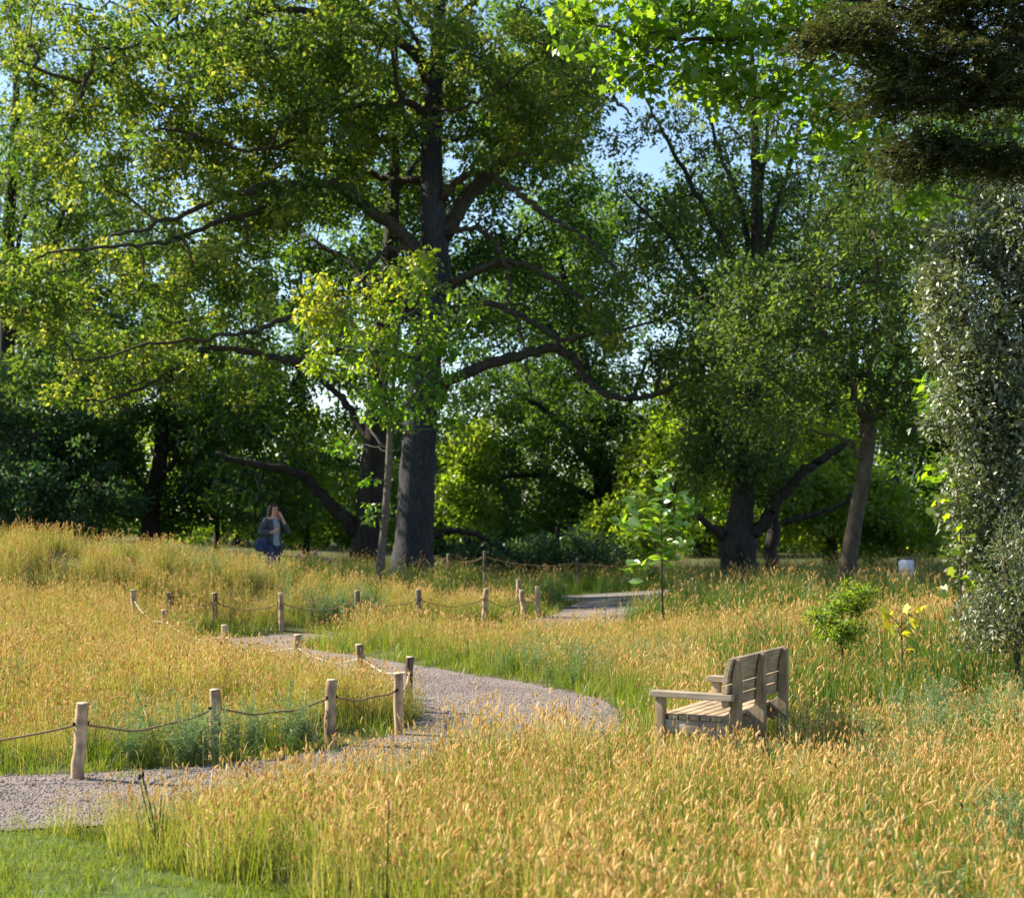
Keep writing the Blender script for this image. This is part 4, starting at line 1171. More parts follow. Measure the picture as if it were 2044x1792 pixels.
# --- right-hand trees
make_tree('burr_tree', 'old tree with swollen dark burr trunk and stems fanning upwards', 
          [(1478, 1160, 38, 0.52), (1474, 1120, 38, 0.44), (1472, 1085, 38, 0.50), (1476, 1050, 38, 0.34), (1484, 980, 38, 0.26), (1496, 860, 38.5, 0.22), (1508, 700, 39, 0.22), (1512, 500, 39, 0.17), (1508, 300, 39, 0.12), (1500, 120, 39, 0.07), (1500, -40, 39, 0.04)],
          [(lerp_d([(1490, 1075), (1520, 1050), (1545, 1010), (1572, 975), (1610, 938), (1655, 905), (1700, 880)], 38, 37.5), 0.20, 0.08),
           (lerp_d([(1560, 1045), (1600, 1035), (1650, 1020), (1690, 995), (1730, 970)], 37.8, 37), 0.09, 0.04),
           (lerp_d([(1538, 1160), (1542, 1100), (1548, 1020), (1560, 940), (1580, 850), (1590, 700), (1600, 560), (1620, 380)], 39, 40), 0.20, 0.05),
           (lerp_d([(1465, 1085), (1430, 1060), (1395, 1030)], 38, 37.5), 0.16, 0.07),
           (lerp_d([(1505, 760), (1440, 640), (1380, 540), (1320, 450), (1250, 390)], 39, 39), 0.13, 0.03),
           (lerp_d([(1509, 640), (1450, 500), (1400, 400), (1330, 280), (1290, 200)], 39, 39.5), 0.12, 0.03),
           (lerp_d([(1512, 560), (1480, 420), (1430, 280), (1400, 150)], 39, 40), 0.10, 0.03),
           (lerp_d([(1512, 560), (1550, 420), (1590, 280), (1620, 120)], 39, 39.5), 0.11, 0.03),
           (lerp_d([(1510, 640), (1580, 540), (1650, 440), (1720, 330), (1760, 250)], 39, 39), 0.12, 0.03),
           (lerp_d([(1510, 420), (1530, 280), (1545, 120)], 39, 39), 0.08, 0.03),
           (lerp_d([(1508, 700), (1590, 640), (1700, 560), (1800, 500)], 39, 38), 0.11, 0.03)],
          [(1480, 330, 39.5, 260, 290, 3.5, 150), (1600, 480, 39.5, 220, 220, 3, 60), (1380, 560, 39, 150, 200, 2.5, 70), (1420, 760, 39, 130, 120, 2.5, 80), (1460, 900, 38.5, 110, 80, 2, 80), (1530, 960, 38.8, 80, 60, 1.5, 26), (1720, 300, 40, 120, 200, 3, 60)],
          M['soft_leaf'], M['bark_dark'], 110, n_leaf=84, rad=0.5, size=0.125, shell=2.6, rtip=0.011)

make_tree('slender_tree', 'slender leaning tree with pale grey trunk forking into thin upright stems', 
          [(1688, 1165, 31, 0.22), (1694, 1120, 31, 0.165), (1710, 1020, 31, 0.15), (1724, 950, 31, 0.145), (1732, 880, 31, 0.15), (1734, 845, 31, 0.13)],
          [(lerp_d([(1732, 870), (1718, 820), (1704, 790), (1690, 740), (1660, 680), (1620, 600)], 31, 30.5), 0.10, 0.03),
           (lerp_d([(1734, 865), (1732, 820), (1738, 760), (1742, 680), (1748, 600), (1752, 480)], 31, 31), 0.09, 0.03),
           (lerp_d([(1736, 865), (1748, 830), (1762, 790), (1780, 740), (1800, 660), (1830, 560)], 31, 31.5), 0.09, 0.03),
           (lerp_d([(1726, 930), (1712, 905), (1690, 880), (1640, 860), (1580, 850)], 31, 30.5), 0.05, 0.02)],
          [(1640, 640, 31, 210, 190, 2.2, 125), (1790, 620, 31.5, 140, 200, 2.0, 90), (1560, 790, 30.5, 130, 110, 1.8, 66), (1740, 430, 31.5, 150, 120, 2, 60), (1800, 840, 31.5, 90, 90, 1.5, 36), (1480, 620, 31, 120, 120, 2, 50)],
          M['soft_leaf'], M['bark_brown'], 111, n_leaf=62, rad=0.36, size=0.105, shell=2.4, rtip=0.008)
# --- far wood filling the gaps
far = [  # u, depth, ellipsoids, leaf, label
    (-60, 84, [(-60, 900, 84, 200, 170, 4, 90)], 'deep_leaf', 'distant dark green tree low at the left edge beyond the crest'),
    (190, 80, [(190, 930, 80, 190, 130, 4, 90)], 'soft_leaf', 'distant soft green tree behind the crooked dark trunk'),
    (470, 74, [(470, 900, 74, 190, 180, 4, 120)], 'bright_leaf', 'distant sunlit tree glowing above the walking person'),
    (640, 78, [(640, 960, 78, 150, 130, 4, 80)], 'bright_leaf', 'distant sunlit tree behind the arching dark limb'),
    (940, 76, [(930, 1010, 76, 150, 110, 4, 80)], 'deep_leaf', 'distant green tree low behind the huge grey trunk'),
    (1110, 82, [(1100, 1060, 82, 190, 90, 4, 80)], 'deep_leaf', 'distant green tree low behind the very dark shrub'),
    (1400, 72, [(1390, 980, 72, 190, 170, 4, 130)], 'bright_leaf', 'distant sunlit tree behind the large leaved sapling'),
    (1640, 78, [(1600, 900, 78, 200, 160, 4, 90)], 'deep_leaf', 'distant dark tree filling the gap beside the slender tree'),
    (1860, 70, [(1860, 900, 70, 190, 260, 4, 190)], 'deep_leaf', 'distant dark tree behind the notice sign'),
    (2080, 66, [(2050, 880, 66, 170, 300, 4, 120)], 'deep_leaf', 'distant dark tree behind the glossy evergreen at the right edge'),
    (1780, 74, [(1800, 420, 74, 190, 180, 4, 60)], 'soft_leaf', 'distant pale green treetop below the dark yew boughs'),
    (330, 88, [(300, 690, 88, 300, 200, 4, 80)], 'soft_leaf', 'distant tall tree showing through the great left crown'),
    (800, 84, [(800, 900, 84, 110, 150, 4, 80)], 'deep_leaf', 'distant dark tree showing between the young stem and the huge trunk'),
    (1085, 88, [(1085, 760, 88, 170, 270, 4, 170)], 'deep_leaf', 'distant tall green tree seen under the sinuous limb'),
    (120, 86, [(110, 560, 86, 240, 330, 4, 200)], 'soft_leaf', 'distant tall tree seen through the thin left treetops'),
    (1440, 82, [(1430, 560, 82, 210, 260, 4, 150)], 'deep_leaf', 'distant tall dark tree behind the fanning stems'),
    (1700, 86, [(1680, 640, 86, 240, 240, 4, 150)], 'deep_leaf', 'distant dark tree behind the crown of the slender tree'),
    (1990, 70, [(1990, 300, 70, 170, 190, 4, 110)], 'deep_leaf', 'distant green treetop showing under the yew boughs'),
    (600, 90, [(620, 560, 90, 330, 260, 4, 150)], 'deep_leaf', 'distant tall dark tree behind the centre of the great crown'),
]
for k, (u, d, ells, lm, lab) in enumerate(far):
    e = ells[0]
    top = e[1] - e[4] * 0.3
    make_tree('distant_tree', lab, [(u, 1120, d, 0.42), (u + 4, 1040, d, 0.34), (u + 2, (1040 + top) / 2, d, 0.24), (u, top, d, 0.07)],
              [(lerp_d([(u + 3, 1010), (u - 50, 940), (u - 90, e[1])], d, d - 1), 0.15, 0.05), (lerp_d([(u + 3, 990), (u + 60, 920), (u + 100, e[1] - 20)], d, d - 1), 0.15, 0.05)],
              ells + [(u, 1085, d + 1, e[3] * 1.15, 45, 3, 36)], M[lm], M['bark_dark'], 300 + k, n_leaf=100, rad=0.85, size=0.27, group='distant trees beyond the wood', sides=8, twigs=True, rtip=0.014)


make_tree('unseen_shade_tree', 'unseen leafy tree beyond the left of the view, added to shade the great crown',  # added out of view to throw shade on the great tree's lower crown
          [(-270, 1050, 50.5, 0.45), (-270, 900, 50.5, 0.38), (-268, 600, 50.5, 0.28), (-266, 200, 50.5, 0.14), (-266, -100, 50.5, 0.05)],
          [(lerp_d([(-270, 800), (-200, 650), (-120, 560)], 50.5, 50), 0.15, 0.04), (lerp_d([(-268, 500), (-200, 350), (-130, 250)], 50.5, 50), 0.12, 0.04)],
          [(-270, 350, 50.5, 270, 420, 4.5, 120), (-250, 800, 50.5, 220, 160, 4.0, 90)],
          M['deep_leaf'], M['bark_dark'], 120, n_leaf=90, rad=0.7, size=0.22, group='trees of the wood behind the meadow')

# --- the wood far behind, one mass
rw = np.random.default_rng(500)
n = 900
wx = rw.uniform(-52, 52, n); wy = rw.uniform(104, 112, n); wz = rw.uniform(0, 1, n) ** 1.3 * (3.2 + 3.0 * vnoise(wx * 0.16, wy * 0, 3)) + 0.3
V, Qd, rn, P = leaf_quads(np.stack([wx, wy, wz], 1), 60, 1.1, 0.42, rw)
o = link('distant_wood', np_mesh('distant_wood', V, Qd, M['deep_leaf'], attrs={'rnd': rn}))
tag(o, 'far off green wood closing the view low between the trunks', 'wood', kind='stuff')


# --- trees with leaves large enough to pick apart: up to 300 leaves become parts of their own
def big_leaf_tree(root, base, P, Dv, Nv, S, proto_mesh, mass_mat, outline, n_parts, rng, part_name='leaf', rn=None, mass_name='crown'):
    """leaves at P along Dv with face normal Nv and size S; the nearest n_parts are own objects, the rest one mass"""
    order = np.argsort(P[:, 1] + rng.uniform(0, 0.35, len(P)))
    Wv = np.cross(Nv, Dv); Wv /= np.linalg.norm(Wv, axis=1)[:, None] + 1e-9
    Nv = np.cross(Dv, Wv)
    for k in order[:n_parts]:
        o = bpy.data.objects.new(part_name, proto_mesh[int(rng.integers(len(proto_mesh)))])
        COL.objects.link(o); o.parent = root
        s = S[k]
        m = Matrix(((Wv[k][0] * s, Dv[k][0] * s, Nv[k][0] * s, P[k][0] - base[0]), (Wv[k][1] * s, Dv[k][1] * s, Nv[k][1] * s, P[k][1] - base[1]),
                    (Wv[k][2] * s, Dv[k][2] * s, Nv[k][2] * s, P[k][2] - base[2]), (0, 0, 0, 1)))
        o.matrix_local = m
    rest = order[n_parts:]
    if len(rest):
        oV, oF = outline
        nv = len(oV)
        V = (P[rest][:, None, :] + (oV[None, :, 0, None] * Wv[rest][:, None, :] + oV[None, :, 1, None] * Dv[rest][:, None, :] + oV[None, :, 2, None] * Nv[rest][:, None, :]) * S[rest][:, None, None]).reshape(-1, 3)
        F = (np.asarray(oF)[None] + (np.arange(len(rest)) * nv)[:, None, None]).reshape(-1, len(oF[0]))
        rr = np.repeat(rn[rest] if rn is not None else rng.uniform(0, 1, len(rest)), len(oF))
        o = link(mass_name, np_mesh(mass_name, V - np.asarray(base), F, mass_mat, attrs={'rnd': rr}), root); o['kind'] = 'stuff'


OVAL = (np.array([[0, 0, 0], [0.20, 0.25, 0.04], [0.26, 0.5, 0.03], [0.16, 0.8, -0.02], [0, 1, -0.09], [-0.16, 0.8, -0.02], [-0.26, 0.5, 0.03], [-0.20, 0.25, 0.04], [0, 0.4, -0.02], [0, 0.75, -0.05]], dtype=float),
        [[0, 1, 8], [1, 2, 8], [2, 9, 8], [2, 3, 9], [3, 4, 9], [4, 5, 9], [5, 6, 9], [6, 8, 9], [6, 7, 8], [7, 0, 8]])
_lob = [(0.06, 0.0), (0.30, -0.02), (0.27, 0.14), (0.52, 0.22), (0.36, 0.36), (0.46, 0.62), (0.22, 0.58), (0.14, 0.74), (0.0, 1.0), (-0.14, 0.74), (-0.22, 0.58), (-0.46, 0.62), (-0.36, 0.36), (-0.52, 0.22), (-0.27, 0.14), (-0.30, -0.02), (-0.06, 0.0)]
MAPLE = (np.array([(x, y, 0.05 - 0.16 * (x * x + (y - 0.4) ** 2)) for x, y in _lob] + [(0, 0.3, 0.0)]), [[k, (k + 1) % 17, 17] for k in range(17)])
_tul = [(0.05, 0.0), (0.28, 0.06), (0.46, 0.26), (0.30, 0.42), (0.40, 0.78), (0.12, 0.72), (0.0, 0.64), (-0.12, 0.72), (-0.40, 0.78), (-0.30, 0.42), (-0.46, 0.26), (-0.28, 0.06), (-0.05, 0.0)]
TULIP = (np.array([(x, y, 0.05 - 0.2 * x * x - 0.1 * y * y) for x, y in _tul] + [(0, 0.35, 0.0)]), [[k, (k + 1) % 13, 13] for k in range(13)])


def leaf_protos(name, outline, mat, n, rng, lo=0.0, hi=1.0):
    out = []
    for k in range(n):
        V = outline[0].copy(); V[:, 2] *= rng.uniform(0.4, 1.8); V[:, 0] *= rng.uniform(0.85, 1.15)
        out.append(np_mesh(name, V, np.array(outline[1]), mat, attrs={'rnd': np.full(len(outline[1]), rng.uniform(lo, hi))}))
    return out


def leaf_frame(N, rng, D0, droop, up=0.9, spread=0.6):
    Dv = D0 + rng.normal(0, spread, (N, 3)); Dv[:, 2] -= droop
    Dv /= np.linalg.norm(Dv, axis=1)[:, None]
    Nv = rng.normal(0, 0.45, (N, 3)) + np.array([0, -0.15, up])
    Nv -= Dv * np.sum(Nv * Dv, axis=1)[:, None]
    Nv /= np.linalg.norm(Nv, axis=1)[:, None] + 1e-9
    return Dv, Nv


def wood(name, root, base, mat, tubes, sides=8):
    mb = MB()
    for P, r in tubes: mb.tube(np.asarray(P) - base, r, sides)
    return mb.obj(name, mat, root, smooth=True)


# --- the young yellow-green tree in front of the huge trunk
def build_young_tree():
    rng = np.random.default_rng(41)
    d = 32.0
    T = np.array([W(u, v, d) for u, v in ((757, 1160), (760, 1120), (768, 1040), (774, 960), (777, 900), (779, 850), (784, 790), (790, 700), (806, 610), (838, 530), (845, 500))])
    base = np.array([T[0][0], d, h1(T[0][0], d)]); T[0][2] = base[2] - 0.1
    root = empty('young_tree', base)
    tag(root, 'slim young tree with glowing yellow green leaves standing before the huge trunk', 'tree')
    Tc = catmull(T, 5)
    wood('trunk', root, base, M['bark_pale'], [(Tc, np.interp(np.linspace(0, 1, len(Tc)), [0, .15, .45, .6, 1], [0.105, 0.08, 0.066, 0.042, 0.012]))], 12)
    lims = []
    for pts, r0 in (([(777, 900), (752, 875), (738, 850), (735, 800), (720, 740), (690, 680), (650, 620), (640, 570)], 0.035), ([(779, 870), (800, 830), (830, 780), (880, 730), (940, 700)], 0.03),
                    ([(778, 880), (770, 800), (760, 700), (740, 600)], 0.035), ([(784, 790), (830, 720), (880, 660), (940, 620)], 0.028), ([(735, 800), (690, 760), (640, 730), (610, 720)], 0.022),
                    ([(779, 850), (765, 760), (700, 640), (610, 620)], 0.028), ([(776, 905), (740, 890), (690, 890)], 0.016), ([(779, 860), (830, 860), (900, 850)], 0.018), ([(800, 640), (860, 590), (880, 560)], 0.02),
                    ([(774, 965), (760, 955), (750, 958)], 0.008), ([(770, 1010), (755, 1005), (742, 1010)], 0.008), ([(768, 1040), (752, 1032), (745, 1035)], 0.006)):
        dd = rng.uniform(-1.2, 1.2)
        C = catmull(np.array([W(u, v, d + dd * k / len(pts)) for k, (u, v) in enumerate(pts)]), 5)
        C[1:-1] += rng.normal(0, 0.012, C[1:-1].shape)
        mb = MB(); mb.tube(C - base, np.linspace(r0, 0.008, len(C)), 6); mb.obj('limb', M['bark_pale'], root, smooth=True)
        lims.append(C)
    ells = [(765, 690, d, 140, 120, 1.1, 150), (645, 610, d, 52, 66, 0.5, 34), (640, 570, d, 26, 26, 0.3, 8), (620, 625, d, 36, 26, 0.4, 14), (845, 525, d, 34, 34, 0.4, 16), (800, 550, d, 60, 26, 0.5, 18), (855, 590, d, 40, 40, 0.5, 14),
            (890, 690, d, 66, 66, 0.7, 34), (640, 725, d, 42, 26, 0.4, 15), (790, 815, d, 80, 48, 0.8, 36), (690, 892, d, 34, 14, 0.3, 7), (880, 800, d, 56, 44, 0.5, 18), (940, 620, d, 26, 16, 0.3, 5), (900, 850, d, 50, 18, 0.4, 8), (960, 700, d, 24, 14, 0.3, 5),
            (747, 958, d, 12, 8, 0.15, 2), (742, 1012, d, 12, 10, 0.15, 2), (745, 1036, d, 12, 8, 0.12, 2), (740, 600, d, 50, 50, .6, 16)]
    clumps = in_ellipsoids(ells, rng, 2.3)
    mb = grow_twigs(np.vstack(lims + [Tc[len(Tc) // 2:]]), clumps, rng, r_tip=0.0045, maxr=0.02, sag=0.05)
    mb.V = [v - base for v in mb.V]
    o = mb.obj('twigs', M['bark_pale'], root, smooth=True); o['kind'] = 'stuff'
    n = 15
    N = len(clumps) * n
    q = rng.normal(size=(N, 3)); q /= np.linalg.norm(q, axis=1)[:, None]
    P = np.repeat(clumps, n, axis=0) + q * np.array([0.2, 0.2, 0.12]) * rng.uniform(0.2, 1, N)[:, None] ** 0.5
    Dv, Nv = leaf_frame(N, rng, q * 0.6 + np.array([-0.15, -0.1, 0]), 0.55)
    S = rng.uniform(0.085, 0.15, N)
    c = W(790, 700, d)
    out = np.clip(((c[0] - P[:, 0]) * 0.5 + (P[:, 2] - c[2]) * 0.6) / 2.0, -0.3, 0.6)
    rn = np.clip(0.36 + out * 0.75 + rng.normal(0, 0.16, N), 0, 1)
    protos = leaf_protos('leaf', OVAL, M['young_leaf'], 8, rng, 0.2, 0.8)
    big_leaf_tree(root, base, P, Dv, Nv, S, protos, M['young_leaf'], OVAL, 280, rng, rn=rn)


build_young_tree()


# --- large-leaved sapling standing in the grass right of the path
def build_sapling():
    rng = np.random.default_rng(43)
    d = 25.0
    base = np.array([W(1323, 0, d)[0], d, 0.0]); base[2] = h1(base[0], d)
    root = empty('sapling', base)
    tag(root, 'young sapling with large upturned oval leaves standing alone in the grass', 'sapling')
    T = catmull(np.array([[base[0], d, base[2] - 0.05]] + [W(u, v, d) for u, v in ((1322, 1180), (1321, 1100), (1319, 1040), (1323, 980), (1325, 935))]), 6)
    wood('trunk', root, base, M['bark_brown'], [(T, np.linspace(0.02, 0.007, len(T)))], 8)
    P, Dd, S = [], [], []
    stems = [T]
    for pts in ([(1322, 1110), (1295, 1075), (1275, 1030), (1268, 985)], [(1321, 1090), (1350, 1060), (1372, 1030), (1380, 1005)], [(1322, 1150), (1295, 1130), (1270, 1130), (1258, 1160)], [(1322, 1130), (1345, 1110), (1362, 1080)], [(1320, 1070), (1290, 1060), (1255, 1050), (1240, 1040)], [(1320, 1060), (1345, 1030), (1352, 990)]):
        C = catmull(np.array([W(u, v, d + rng.uniform(-0.15, 0.15)) for u, v in pts]), 5)
        mb = MB(); mb.tube(C - base, np.linspace(0.008, 0.004, len(C)), 6); mb.obj('limb', M['bark_brown'], root, smooth=True)
        stems.append(C)
    for k, C in enumerate(stems):
        n = 54 if k == 0 else 17
        for t in np.linspace(0.36 if k == 0 else 0.35, 1.0, n):
            p = C[min(len(C) - 1, int(t * (len(C) - 1)))] + rng.normal(0, 0.012, 3)
            a = rng.uniform(0, 6.28)
            e = np.array([math.cos(a), math.sin(a) * 0.8, rng.uniform(-0.15, 0.75)])
            P.append(p); Dd.append(e / np.linalg.norm(e)); S.append(rng.uniform(0.17, 0.28))
    P, Dd, S = np.array(P), np.array(Dd), np.array(S)
    Nv = rng.normal(0, 0.35, P.shape) + np.array([-0.1, -0.55, 0.8]); Nv -= Dd * np.sum(Nv * Dd, axis=1)[:, None]; Nv /= np.linalg.norm(Nv, axis=1)[:, None]
    protos = leaf_protos('leaf', OVAL, M['sapling_leaf'], 6, rng, 0.3, 0.7)
    big_leaf_tree(root, base, P, Dd, Nv, S, protos, M['sapling_leaf'], OVAL, 300, rng)


build_sapling()


# --- lobed sapling at the right, in front of the glossy evergreen
def lobed_sapling(label, d, stem, sprays, seed, mat, n_each, size, r0=0.014):
    rng = np.random.default_rng(seed)
    base = np.array([W(stem[0][0], 0, d)[0], d, 0.0]); base[2] = h1(base[0], d)
    root = empty('lobed_sapling', base)
    tag(root, label, 'sapling')
    T = catmull(np.array([[base[0], d, base[2] - 0.05]] + [W(u, v, d) for u, v in stem[1:]]), 6)
    wood('trunk', root, base, M['bark_brown'], [(T, np.linspace(r0, 0.005, len(T)))], 8)
    P, Dd, S = [], [], []
    for u, v, n in sprays:
        e = W(u, v, d + rng.uniform(-0.2, 0.2))
        k = int(np.argmin(np.sum((T - e - np.array([0, 0, -0.12])) ** 2, axis=1)))
        C = catmull(np.array([T[k], (T[k] + e) / 2 + rng.normal(0, 0.03, 3), e]), 4)
        mb = MB(); mb.tube(C - base, np.linspace(0.006, 0.003, len(C)), 5); mb.obj('limb', M['bark_brown'], root, smooth=True)
        for _ in range(n):
            p = e + rng.normal(0, 0.07, 3)
            a = rng.uniform(0, 6.28); q = np.array([math.cos(a), math.sin(a), rng.uniform(-0.7, 0.5)])
            P.append(p); Dd.append(q / np.linalg.norm(q)); S.append(size * rng.uniform(0.7, 1.25))
    P, Dd, S = np.array(P), np.array(Dd), np.array(S)
    Nv = rng.normal(0, 0.5, P.shape) + np.array([-0.2, -0.5, 0.6]); Nv -= Dd * np.sum(Nv * Dd, axis=1)[:, None]; Nv /= np.linalg.norm(Nv, axis=1)[:, None]
    big_leaf_tree(root, base, P, Dd, Nv, S, leaf_protos('leaf', TULIP, mat, 6, rng, 0.25, 0.75), mat, TULIP, 300, rng)


lobed_sapling('tall thin sapling with lobed yellow green leaves before the glossy evergreen', 17.5, [(1918, 1250), (1918, 1180), (1917, 1100), (1916, 1020), (1905, 960), (1892, 930)],
              [(1855, 950, 4), (1870, 935, 3), (1900, 960, 4), (1880, 990, 4), (1868, 1010, 4), (1905, 1010, 4), (1940, 1050, 5), (1900, 1060, 4), (1925, 1090, 4), (1890, 1100, 5), (1940, 1110, 4), (1900, 1150, 4), (1945, 1140, 4), (1905, 1190, 5), (1935, 1175, 4)], 44, M['tulip_leaf'], 4, 0.115)
lobed_sapling('small seedling with yellowing lobed leaves among the reeds beside the bush', 15.5, [(1802, 1330), (1800, 1290), (1798, 1262), (1800, 1235)],
              [(1775, 1225, 3), (1800, 1245, 4), (1815, 1225, 4), (1795, 1262, 3), (1800, 1290, 3), (1820, 1240, 3)], 45, M['yellow_leaf'], 4, 0.13, r0=0.008)

# --- overhanging maple rooted at the right behind the evergreens
def build_maple():
    rng = np.random.default_rng(47)
    d = 21.0
    trunk = [(2200, 1200), (2195, 1000), (2180, 700), (2160, 420), (2130, 150), (2105, -60), (2080, -300)]
    T = catmull(np.array([W(u, v, d) for u, v in trunk]), 6)
    base = np.array([T[0][0], d, h1(T[0][0], d)]); T[0][2] = base[2] - 0.1
    root = empty('maple_tree', base)
    tag(root, 'maple with fresh bright green lobed leaves overhanging from the top right', 'tree')
    wood('trunk', root, base, M['bark_brown'], [(T, np.linspace(0.24, 0.05, len(T)))], 12)
    lims = []
    for pts, r0 in ((lerp_d([(2110, -20), (1850, -60), (1700, 20), (1600, 60), (1500, 70), (1380, 80), (1260, 70), (1150, 40)], 21, 19.5), 0.07), (lerp_d([(1700, 20), (1620, 120), (1540, 180), (1470, 230)], 20.5, 20), 0.03),
                    (lerp_d([(2160, 420), (1960, 400), (1880, 390), (1850, 395)], 21, 20), 0.03), (lerp_d([(2130, 150), (1900, 180), (1800, 200), (1720, 230)], 21, 20), 0.04), (lerp_d([(2190, 900), (1990, 910), (1920, 930), (1890, 930)], 21, 19.5), 0.03),
                    (lerp_d([(2182, 760), (1980, 770), (1900, 770)], 21, 20), 0.025), (lerp_d([(1380, 80), (1300, 130), (1250, 170)], 20, 19.8), 0.02), (lerp_d([(1500, 70), (1450, 0), (1380, -40), (1250, -40)], 20, 19.5), 0.03),
                    (lerp_d([(1800, 200), (1740, 130), (1640, 160), (1560, 150)], 20.5, 20.3), 0.025)):
        C = limb_curve(pts, rng, 0.02, 5)
        mb = MB(); mb.tube(C - base, np.linspace(r0, 0.008, len(C)), 7); mb.obj('limb', M['bark_brown'], root, smooth=True); lims.append(C)
    ells = [(1250, 60, 19.8, 150, 80, 0.9, 75), (1430, 40, 20, 180, 70, 1.0, 90), (1620, 60, 20.3, 130, 90, 1.0, 75), (1450, 170, 20, 120, 70, 0.8, 50), (1620, 210, 20.2, 90, 70, 0.8, 30), (1720, 260, 20.2, 90, 60, 0.7, 26), (1840, 400, 20, 40, 40, 0.4, 12), (1780, 150, 20.5, 90, 80, 0.8, 24),
            (1890, 935, 19.6, 45, 24, 0.3, 11), (1870, 780, 20, 40, 34, 0.4, 10), (1330, -60, 20, 260, 60, 1, 50), (1290, 160, 19.8, 70, 40, 0.5, 18), (1560, 300, 20.2, 40, 24, 0.4, 5)]
    clumps = in_ellipsoids(ells, rng, 2.2)
    mb = grow_twigs(np.vstack(lims), clumps, rng, r_tip=0.004, maxr=0.02, sag=0.05)
    mb.V = [v - base for v in mb.V]
    o = mb.obj('twigs', M['bark_brown'], root, smooth=True); o['kind'] = 'stuff'
    n = 11; N = len(clumps) * n
    q = rng.normal(size=(N, 3)); q /= np.linalg.norm(q, axis=1)[:, None]
    P = np.repeat(clumps, n, axis=0) + q * np.array([0.2, 0.2, 0.10]) * rng.uniform(0.2, 1, N)[:, None] ** 0.5
    Dv, Nv = leaf_frame(N, rng, q * 0.7, 0.35, up=0.8)
    S = rng.uniform(0.075, 0.15, N)
    big_leaf_tree(root, base, P, Dv, Nv, S, leaf_protos('leaf', MAPLE, M['maple_leaf'], 8, rng), M['maple_leaf'], MAPLE, 280, rng)


build_maple()

# --- yew boughs hanging in from the right
def yew_extra(P, rn):
    return np.clip(rn * 0.8 + 0.2 * vnoise(P[:, 0] * 3, P[:, 2] * 3, 7), 0, 1)


def yew_sprays(C, rng):
    """drooping branchlets set with short needles"""
    k, m = 15, 17
    C = np.repeat(C, k, axis=0) + rng.normal(0, 0.09, (len(C) * k, 3)) * np.array([1.3, 1, 0.6])
    B = np.array([-0.6, -0.25, -0.10]) + rng.normal(0, 0.5, C.shape) * np.array([1, 1, 0.9]); B /= np.linalg.norm(B, axis=1)[:, None]
    Ln = rng.uniform(0.10, 0.26, len(C))
    t = np.tile(np.linspace(0.05, 1, m), len(C))
    Cm, Bm, Lm = np.repeat(C, m, 0), np.repeat(B, m, 0), np.repeat(Ln, m)
    P = Cm + Bm * (t * Lm)[:, None]; P[:, 2] -= 0.25 * Lm * t * t
    side = np.cross(Bm, np.array([0, 0, 1.0])); side /= np.linalg.norm(side, axis=1)[:, None]
    sg = np.tile(np.where(np.arange(m) % 2, 1.0, -1.0), len(C))[:, None]
    Dv = Bm * 0.55 + side * sg * 0.8 + rng.normal(0, 0.25, P.shape); Dv /= np.linalg.norm(Dv, axis=1)[:, None]
    s = rng.uniform(0.03, 0.055, len(P)) * (1.15 - 0.5 * t)
    U = rng.normal(0, 0.5, P.shape) + np.array([0, 0, 0.8]); Wd = np.cross(Dv, U); Wd /= np.linalg.norm(Wd, axis=1)[:, None]
    hw = (s * 0.22)[:, None]
    V = np.stack([P, P + Dv * (s * .5)[:, None] + Wd * hw, P + Dv * s[:, None], P + Dv * (s * .5)[:, None] - Wd * hw], 1).reshape(-1, 3)
    rn = np.clip(0.45 * np.repeat(rng.uniform(0, 1, len(C)), m) + 0.25 * rng.uniform(0, 1, len(P)) + 0.3 * t, 0, 1)
    return V, np.arange(len(P) * 4).reshape(-1, 4), rn, P


make_tree('yew_tree', 'dark brownish yew with feathery boughs hanging into the top right corner', 
          [(2300, 1250, 13.5, 0.35), (2290, 900, 13.5, 0.3), (2270, 500, 13.5, 0.26), (2250, 200, 13.5, 0.2), (2230, -100, 13.5, 0.12), (2220, -400, 13.5, 0.05)],
          [(lerp_d([(2270, 330), (2150, 250), (2000, 180), (1850, 130), (1700, 90), (1600, 80)], 13.5, 13.0), 0.07, 0.015), (lerp_d([(2270, 420), (2150, 350), (2050, 330), (1950, 320), (1850, 310), (1760, 300)], 13.5, 13.2), 0.06, 0.012),
           (lerp_d([(2260, 240), (2100, 130), (1950, 60), (1800, 20), (1680, 0)], 13.5, 13.6), 0.07, 0.015), (lerp_d([(2260, 150), (2100, 40), (1950, -30), (1800, -60)], 13.5, 13.8), 0.06, 0.015), (lerp_d([(2050, 200), (1950, 210), (1850, 200), (1760, 210)], 13.3, 13.0), 0.03, 0.01)],
          [(1930, 20, 13.5, 190, 60, 0.7, 95), (1720, 60, 13.2, 100, 30, 0.4, 26), (1640, 85, 13.1, 60, 10, 0.25, 8), (1880, 125, 13.3, 170, 40, 0.6, 56), (1790, 195, 13.2, 90, 24, 0.45, 24), (1960, 185, 13.4, 110, 28, 0.5, 36),
           (1880, 303, 13.2, 130, 24, 0.45, 40), (2000, 328, 13.3, 70, 22, 0.4, 26), (1840, 345, 13.3, 70, 8, 0.3, 8), (2040, 110, 14.2, 60, 110, 0.5, 26), (2330, 120, 13.8, 230, 260, 1.6, 110)],
          M['yew_leaf'], M['bark_dark'], 201, n_leaf=130, rad=0.20, size=0.055, aspect=0.22, droop=0.1, flat=0.45, rtip=0.004, extra=yew_extra, shell=2.2, leaf_fn=yew_sprays)

